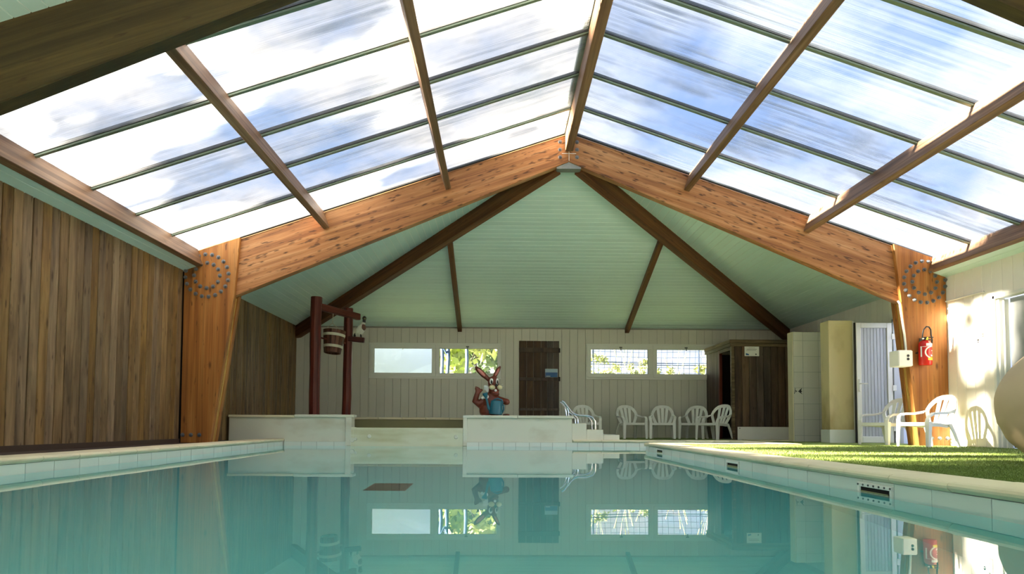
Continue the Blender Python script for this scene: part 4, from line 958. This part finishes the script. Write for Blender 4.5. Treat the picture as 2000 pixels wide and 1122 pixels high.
tube('axle', [(-3.40, 13.06, 2.0), (-3.07, 13.92, 1.985)], .016, M_redlog, bk)
tube('rope', [(-3.21, 13.45, 2.52), (-3.22, 13.45, 2.32), (-3.34, 13.4, 2.2)], .006, M_hoop, bk); tube('rope', [(-3.22, 13.45, 2.32), (-3.09, 13.5, 2.19)], .006, M_hoop, bk)
# duck figurine on the perch
dk = empty('duck_figurine', (-2.78, 13.93, 2.13), label='painted duck figurine with dark head sitting on the red log perch', cat='figurine')
dx, dy, dz = -2.77, 13.93, 2.13
M_dkw = plain('duck_pale', srgb(206, 204, 186), .5, noise=.15, nscale=30); M_dkb = plain('duck_dark', srgb(34, 32, 28), .4); M_dkbr = plain('duck_brown', srgb(92, 52, 36), .5, noise=.2, nscale=20); M_bill = plain('duck_bill', srgb(150, 150, 90), .4)
def blob(name, items, mat, par, vox=.008, smooth_it=6):
    bm = bmesh.new()
    for it in items:
        if it[0] == 'b': bm_ball(bm, it[1], it[2], it[3] if len(it) > 3 else None, 18, 12)
        else: bm_tube(bm, it[1], it[2], 10)
    o = bm_obj(name, bm, mat, par, smooth=True)
    m = o.modifiers.new('fuse', 'REMESH'); m.mode = 'VOXEL'; m.voxel_size = vox; m.use_smooth_shade = True
    s_ = o.modifiers.new('soft', 'SMOOTH'); s_.factor = .5; s_.iterations = smooth_it
    return o
blob('body', [('b', (dx, dy, dz + .13), (.075, .09, .125), Matrix.Rotation(.45, 3, 'Y')), ('b', (dx - .07, dy, dz + .06), (.04, .05, .07), Matrix.Rotation(.7, 3, 'Y')), ('t', [(dx + .03, dy, dz + .2), (dx + .055, dy, dz + .28)], [.05, .035])], M_dkw, dk)
ball('chest', (dx + .055, dy - .02, dz + .175), (.052, .075, .065), M_dkbr, dk)
blob('head', [('b', (dx + .068, dy - .01, dz + .36), (.042, .042, .048)), ('t', [(dx + .058, dy, dz + .27), (dx + .066, dy, dz + .35)], [.034, .032])], M_dkb, dk, .006)
bm = bmesh.new(); bm_tube(bm, [(dx + .054, dy, dz + .262), (dx + .058, dy, dz + .276)], .037, 14); bm_obj('collar', bm, M_dkw, dk, smooth=True)
ball('bill', (dx + .085, dy - .055, dz + .345), (.02, .035, .011), M_bill, dk, Matrix.Rotation(.5, 3, 'Z'))
ball('wing', (dx - .02, dy - .075, dz + .135), (.05, .02, .10), M_dkw, dk, Matrix.Rotation(.5, 3, 'Y')); ball('tail', (dx - .105, dy, dz + .035), (.03, .04, .055), M_dkb, dk, Matrix.Rotation(.6, 3, 'Y'))
for s in (-1, 1): tube('leg', [(dx + .0, dy + s * .03, dz + .05), (dx + .005, dy + s * .03, dz - .02)], .012, M_dkb, dk)

# ================================================================== rabbit figure with watering can
rb = empty('rabbit_figure', (-.16, 12.95, PT), label='brown rabbit garden figure with pink ears waving on the platform edge', cat='figure')
k_ = .00944; RY = 12.95
def rp(px, py, y=0): return V((-.13 + (px - 963) * k_, RY + y, PT + .005 + (810 - py) * k_))
M_fur = plain('brown_fur_paint', srgb(112, 52, 34), .4, noise=.08); M_pink = plain('ear_pink', srgb(206, 128, 118), .5); M_crm = plain('muzzle_cream', srgb(226, 216, 170), .5); M_wht = plain('paint_white', srgb(240, 240, 236), .35)
Ry = lambda a: Matrix.Rotation(a, 3, 'Y')
M_furd = M_fur
items = [('b', rp(958, 800, .02), (.20, .17, .17)), ('b', rp(959, 786), (.165, .14, .20)), ('b', rp(964, 768, -.01), (.095, .09, .10)), ('b', rp(965, 746, -.02), (.105, .10, .13)), ('b', rp(966, 760, -.04), (.10, .10, .105)), ('b', rp(969, 768, -.07), (.075, .06, .05)),
         ('t', [rp(948, 780), rp(936, 788, -.02), rp(929, 782, -.03), rp(932, 772, -.05), rp(934, 766, -.05)], [.08, .075, .06, .05, .048]), ('b', rp(935, 763, -.05), (.055, .04, .058)),
         ('t', [rp(933.5, 762, -.05), rp(931.5, 757, -.055), rp(932.5, 753.5, -.055)], [.034, .034, .028]), ('t', [rp(937, 764, -.05), rp(941, 761.5, -.06), rp(943.5, 759, -.06)], [.03, .026, .022]), ('t', [rp(935.5, 762, -.05), rp(936.3, 755.5, -.06)], [.03, .024]),
         ('t', [rp(972, 779), rp(982, 781, -.05), rp(990, 783, -.09)], [.08, .065, .06]), ('b', rp(991, 783.5, -.10), (.06, .055, .06)), ('b', rp(990, 809, -.12), (.07, .10, .025)), ('b', rp(950, 809, -.12), (.09, .12, .03))]
items += [('t', [rp(959, 743), rp(953, 737), rp(946, 731, .01), rp(937, 722, .015), rp(931, 716, .02), rp(928.5, 713.5, .02)], [.04, .042, .052, .054, .036, .012]),
          ('t', [rp(963, 742), rp(965.5, 736), rp(969, 729, .01), rp(973.5, 720, .015), rp(977, 715, .02), rp(979, 712.5, .02)], [.036, .034, .042, .040, .026, .010])]
blob('body', items, M_fur, rb, .011, 5)
for c, top, w in ((rp(948.5, 733.5, -.036), rp(933.5, 718.5, -.024), .03), (rp(968.3, 732, -.030), rp(976.2, 717.5, -.02), .022)):
    d = top - c; ball('inner_ear', (c + top) / 2 + V((0, -.005, 0)), (w, .012, d.length / 2), M_pink, rb, Ry(math.atan2(d.x, d.z)))
for x, w, xp in ((961, .036, 961.5), (972.3, .026, 973)):
    e = ball('eye', rp(x, 743.5, -.105), (w, .02, .058), M_wht, rb); ball('pupil', rp(xp, 745, -.122), (w * .5, .012, .036), M_black, e)
for x, w in ((962.5, .058), (977, .050)): ball('muzzle', rp(x, 755.5, -.135), (w, .05, .044), M_crm, rb)
ball('nose', rp(970.5, 751.5, -.165), (.026, .022, .024), M_black, rb)
ball('tooth', rp(969.3, 761.5, -.155), (.024, .012, .024), M_wht, rb); ball('mouth', rp(969, 765.5, -.135), (.052, .016, .012), plain('mouth_red', srgb(150, 70, 60), .5), rb)
blob('cheek_tuft', [('b', rp(951, 755, -.06), (.055, .035, .035), Ry(.5)), ('b', rp(953, 760, -.06), (.03, .03, .05)), ('b', rp(949, 758, -.05), (.03, .03, .03))], M_wht, rb, .008, 3)
blob('chest_bib', [('b', rp(951, 774, -.115), (.05, .03, .045), Ry(-.5)), ('b', rp(944, 776, -.08), (.03, .03, .03))], M_wht, rb, .008, 3)
for (a, b_) in (((976, 753), (984, 749)), ((976, 754), (985, 753))): tube('whisker', [rp(*a, -.15), rp(*b_, -.13)], .003, M_wht, rb, 5)
wc = empty('watering_can', (-.06, 12.7, PT + .01), label='teal watering can held by the brown rabbit figure', cat='watering can')
M_teal = plain('teal_paint', srgb(30, 104, 124), .35, noise=.06)
Mc = Matrix.Translation(rp(969, 808.5, -.25)) @ Ry(.10).to_4x4()
bm = bmesh.new(); bm_lathe(bm, [(.10, 0), (.122, .01), (.122, .02), (.105, .24), (.098, .25), (.04, .262)], n=28, M=Mc); bm_obj('can_body', bm, M_teal, wc, smooth=True)
tube('spout', [rp(961, 803, -.27), rp(956, 796, -.27), rp(953.5, 785, -.27), rp(951, 775, -.27)], [.034, .026, .02, .02], M_teal, wc, 12)
bm = bmesh.new(); bm_tube(bm, [rp(951.5, 776, -.27), rp(949.5, 770, -.275), rp(948.8, 767, -.28)], [.022, .05, .05], 16); bm_obj('rose', bm, M_teal, wc, smooth=True)
tube('top_handle', [rp(963, 785, -.25), rp(967, 779.5, -.25), rp(974, 777.5, -.25), rp(981, 780, -.25), rp(984, 787, -.25)], .014, M_teal, wc)
tube('back_handle', [rp(980, 787, -.25), rp(985, 791, -.25), rp(985, 799, -.25), rp(982, 805, -.25), rp(978, 807, -.25)], .016, M_teal, wc)

# ================================================================== beanbag at the right edge
bb = empty('beanbag', (4.22, 4.98, DECK), label='beige canvas beanbag cut off by the right edge on the turf', cat='beanbag')
bm = bmesh.new(); bmesh.ops.create_uvsphere(bm, u_segments=64, v_segments=40, radius=1)
for v in bm.verts:
    x, y, z = v.co; a = math.atan2(y, x)
    hgt = (z + 1) / 2; rr = math.hypot(x, y)
    wid = .53 * (1 - .16 * max(0, z) ** 1.5); zz = .49 * z + .47
    zz = max(zz, .012)
    if z < -.25: wid *= 1.02
    pl = 1 - .035 * max(0, 1 - abs(math.sin(3 * a + .4)) * 7) * (1 - abs(z)) - .012 * math.sin(9 * a + 5 * z) * max(0, -z) - .02 * math.sin(17 * z + 2 * math.sin(3 * a)) * max(0, -z + .1) * (z > -.95)
    v.co = (x * wid * pl, y * wid * pl, zz + .015 * math.sin(5 * a) * max(0, -z))
for v in bm.verts: v.co = V((v.co.x + 4.22, v.co.y + 4.98, v.co.z + DECK))
o = bm_obj('bag', bm, M_beige, bb, smooth=True)
for k in range(1):
    a = (k * PI / 1.5) + .32 + PI; tube('seam', [(4.22 + .535 * math.cos(t) * math.cos(a) * (1 - .16 * max(0, math.sin(t)) ** 1.5), 4.98 + .535 * math.cos(t) * math.sin(a) * (1 - .16 * max(0, math.sin(t)) ** 1.5), DECK + max(.02, .49 * math.sin(t) + .47)) for t in np.linspace(-1.0, 1.5, 22)], .005, M_beige, bb, 6)

# ================================================================== outside
def tree(label, x, y, h, crown_r, crown_z, n, lm, trunk_r=.14, group='trees outside', bark=M_bark, seed=1, size=.28):
    g = np.random.default_rng(seed)
    t = empty('tree', (x, y, -.08), label=label, cat='tree', group=group)
    bm = bmesh.new(); bm_tube(bm, [(x, y, -.1), (x + .1, y, h * .35), (x + .02, y + .1, h * .7), (x + .1, y, h * .95)], [trunk_r, trunk_r * .8, trunk_r * .5, trunk_r * .15], 10)
    for k in range(7):
        a = g.uniform(0, 2 * PI); z = h * g.uniform(.35, .8); r = crown_r * .8
        bm_tube(bm, [(x + .05, y, z), (x + r * .5 * math.cos(a), y + r * .5 * math.sin(a), z + .5), (x + r * math.cos(a), y + r * math.sin(a), z + 1.1)], [trunk_r * .35, trunk_r * .2, .02], 6)
    bm_obj('trunk', bm, bark, t, smooth=True)
    # clumped leaves
    nc = max(6, n // 90); cc = g.normal(0, 1, (nc, 3)); cc /= np.linalg.norm(cc, axis=1)[:, None]; cc *= (g.uniform(.25, 1, nc) ** .5)[:, None] * np.array([crown_r, crown_r, crown_z]); cc += [x, y, h * .68]
    c = cc[g.integers(0, nc, n)] + g.normal(0, crown_r * .13, (n, 3))
    u = g.normal(0, 1, (n, 3)); u /= np.linalg.norm(u, axis=1)[:, None]; w = np.cross(u, g.normal(0, 1, (n, 3))); w /= np.linalg.norm(w, axis=1)[:, None]; s = size * g.uniform(.6, 1.2, (n, 1))
    co = np.stack([c - u * s, c + w * s * .5, c + u * s, c - w * s * .5], 1).reshape(-1, 3); me = bpy.data.meshes.new('foliage')
    me.from_pydata(co.tolist(), [], np.arange(4 * n).reshape(-1, 4).tolist()); me.materials.append(lm); me.update()
    tag(add('foliage', me, t), kind='stuff'); return t
tree('tall loose tree beyond the brown plank wall, shading the skylight at its near end', -10.5, 5.0, 10.2, 1.75, 2.9, 2600, M_leaf2, seed=3, group='trees beyond the plank wall')
tree('tall loose tree beyond the brown plank wall, shading the skylight at its middle', -12.5, 8.55, 13.4, 1.45, 2.3, 3600, M_leaf2, seed=11, group='trees beyond the plank wall')
tree('tall loose tree beyond the brown plank wall, shading the skylight at its far end', -11.5, 12.1, 10.2, 1.6, 2.4, 800, M_leaf2, seed=21, group='trees beyond the plank wall')
tree('loose slender tree beyond the brown plank wall, between the two tallest', -10.0, 10.1, 12.4, .8, 1.0, 260, M_leaf2, .08, seed=33, group='trees beyond the plank wall')
ow = box('garden_wall', (-4.2, 19.2, -.08), (-1.85, 19.4, 3.6), M_outwall); tag(ow, 'pale outbuilding wall seen through the left pane of the far left window', 'wall')
for i, (x, y, s) in enumerate(((-1.75, 18.6, .06), (-1.55, 18.9, .075), (-.98, 20, .05))):
    pass
tr = [(-1.42, 18.0, 6, M_trunkb, 'thin bluish tree trunk at the left frame in the far left window'), (-1.62, 18.6, 6, M_trunkb, 'bluish tree trunk nearest the pale wall in the far left window'), (-.98, 18.9, 6, M_trunkb, 'bluish leaning tree trunk in the middle of the far left window')]
for i, (x, y, h, b_, lab) in enumerate(tr): tree(lab, x, y, h, .9, 1.2, 90, M_leaf2, .06, 'trees outside the far left window', b_, 40 + i, .16)
for i, (x, y, lm) in enumerate(((-2.2, 24, M_leaf), (-.9, 25, M_leafp), (.5, 24.5, M_leafp), (-1.4, 28, M_leaf2), (1.4, 27, M_leaf), (.1, 30, M_leaf2))):
    tree(('pale leafy tree' if lm is M_leafp else 'yellow-green leafy tree' if lm is M_leaf else 'dark green leafy tree') + ' behind the far left window, ' + ('nearest the pale wall', 'behind the leaning trunk', 'above the rabbit', 'in the rear row by the wall', 'at the right frame', 'in the rear row over the rabbit')[i], x, y, 4.2 + (i % 3) * .5, 1.5, 1.7, 520, lm, .05, 'trees outside the far left window', M_bark, 60 + i, .2)
# net fence and shrubs outside the far right window
nf = empty('net_fence', (4, 19.5, -.08), label='sports net fence with thin posts outside the far right window', cat='fence')
for x in (2.62, 5.6, 7.4): tube('post', [(x, 19.5, -.1), (x, 19.5, 4.2)], .022, M_net, nf)
bm = bmesh.new()
for k in range(38): x = 1.6 + k * .16; bm_tube(bm, [(x, 19.5, .4), (x + .12, 19.5, 4)], .0045, 4)
for k in range(24): z = .5 + k * .15; bm_tube(bm, [(1.6 + j * .75, 19.5, z + .02 * math.sin(j * 1.3 + k)) for j in range(9)], .0045, 4)
tag(bm_obj('netting', bm, M_net, nf), kind='stuff')
for z, sag in ((2.22, .10), (2.12, .05), (1.80, .06)): tube('cable', [(1.6 + j * .5, 19.45, z - sag * math.sin(PI * j / 12)) for j in range(13)], .011, M_net, nf, 6)
for i, (x, y, h, r) in enumerate(((3.1, 22, 3.2, .5), (4.0, 22.5, 3.0, .42), (4.9, 23, 3.05, .5), (5.7, 22.5, 2.8, .42), (6.9, 23, 3.0, .5))):
    tree(('tallest pale shrub beyond the net fence, by its first post', 'second pale shrub beyond the net fence', 'third pale shrub beyond the net fence', 'low pale shrub beyond the net fence near the cabin', 'pale shrub beyond the net fence behind the cabin eaves')[i], x, y, h, r, .42, 500, M_leafp, .012, 'shrubs beyond the net', M_leafp, 90 + i, .07)
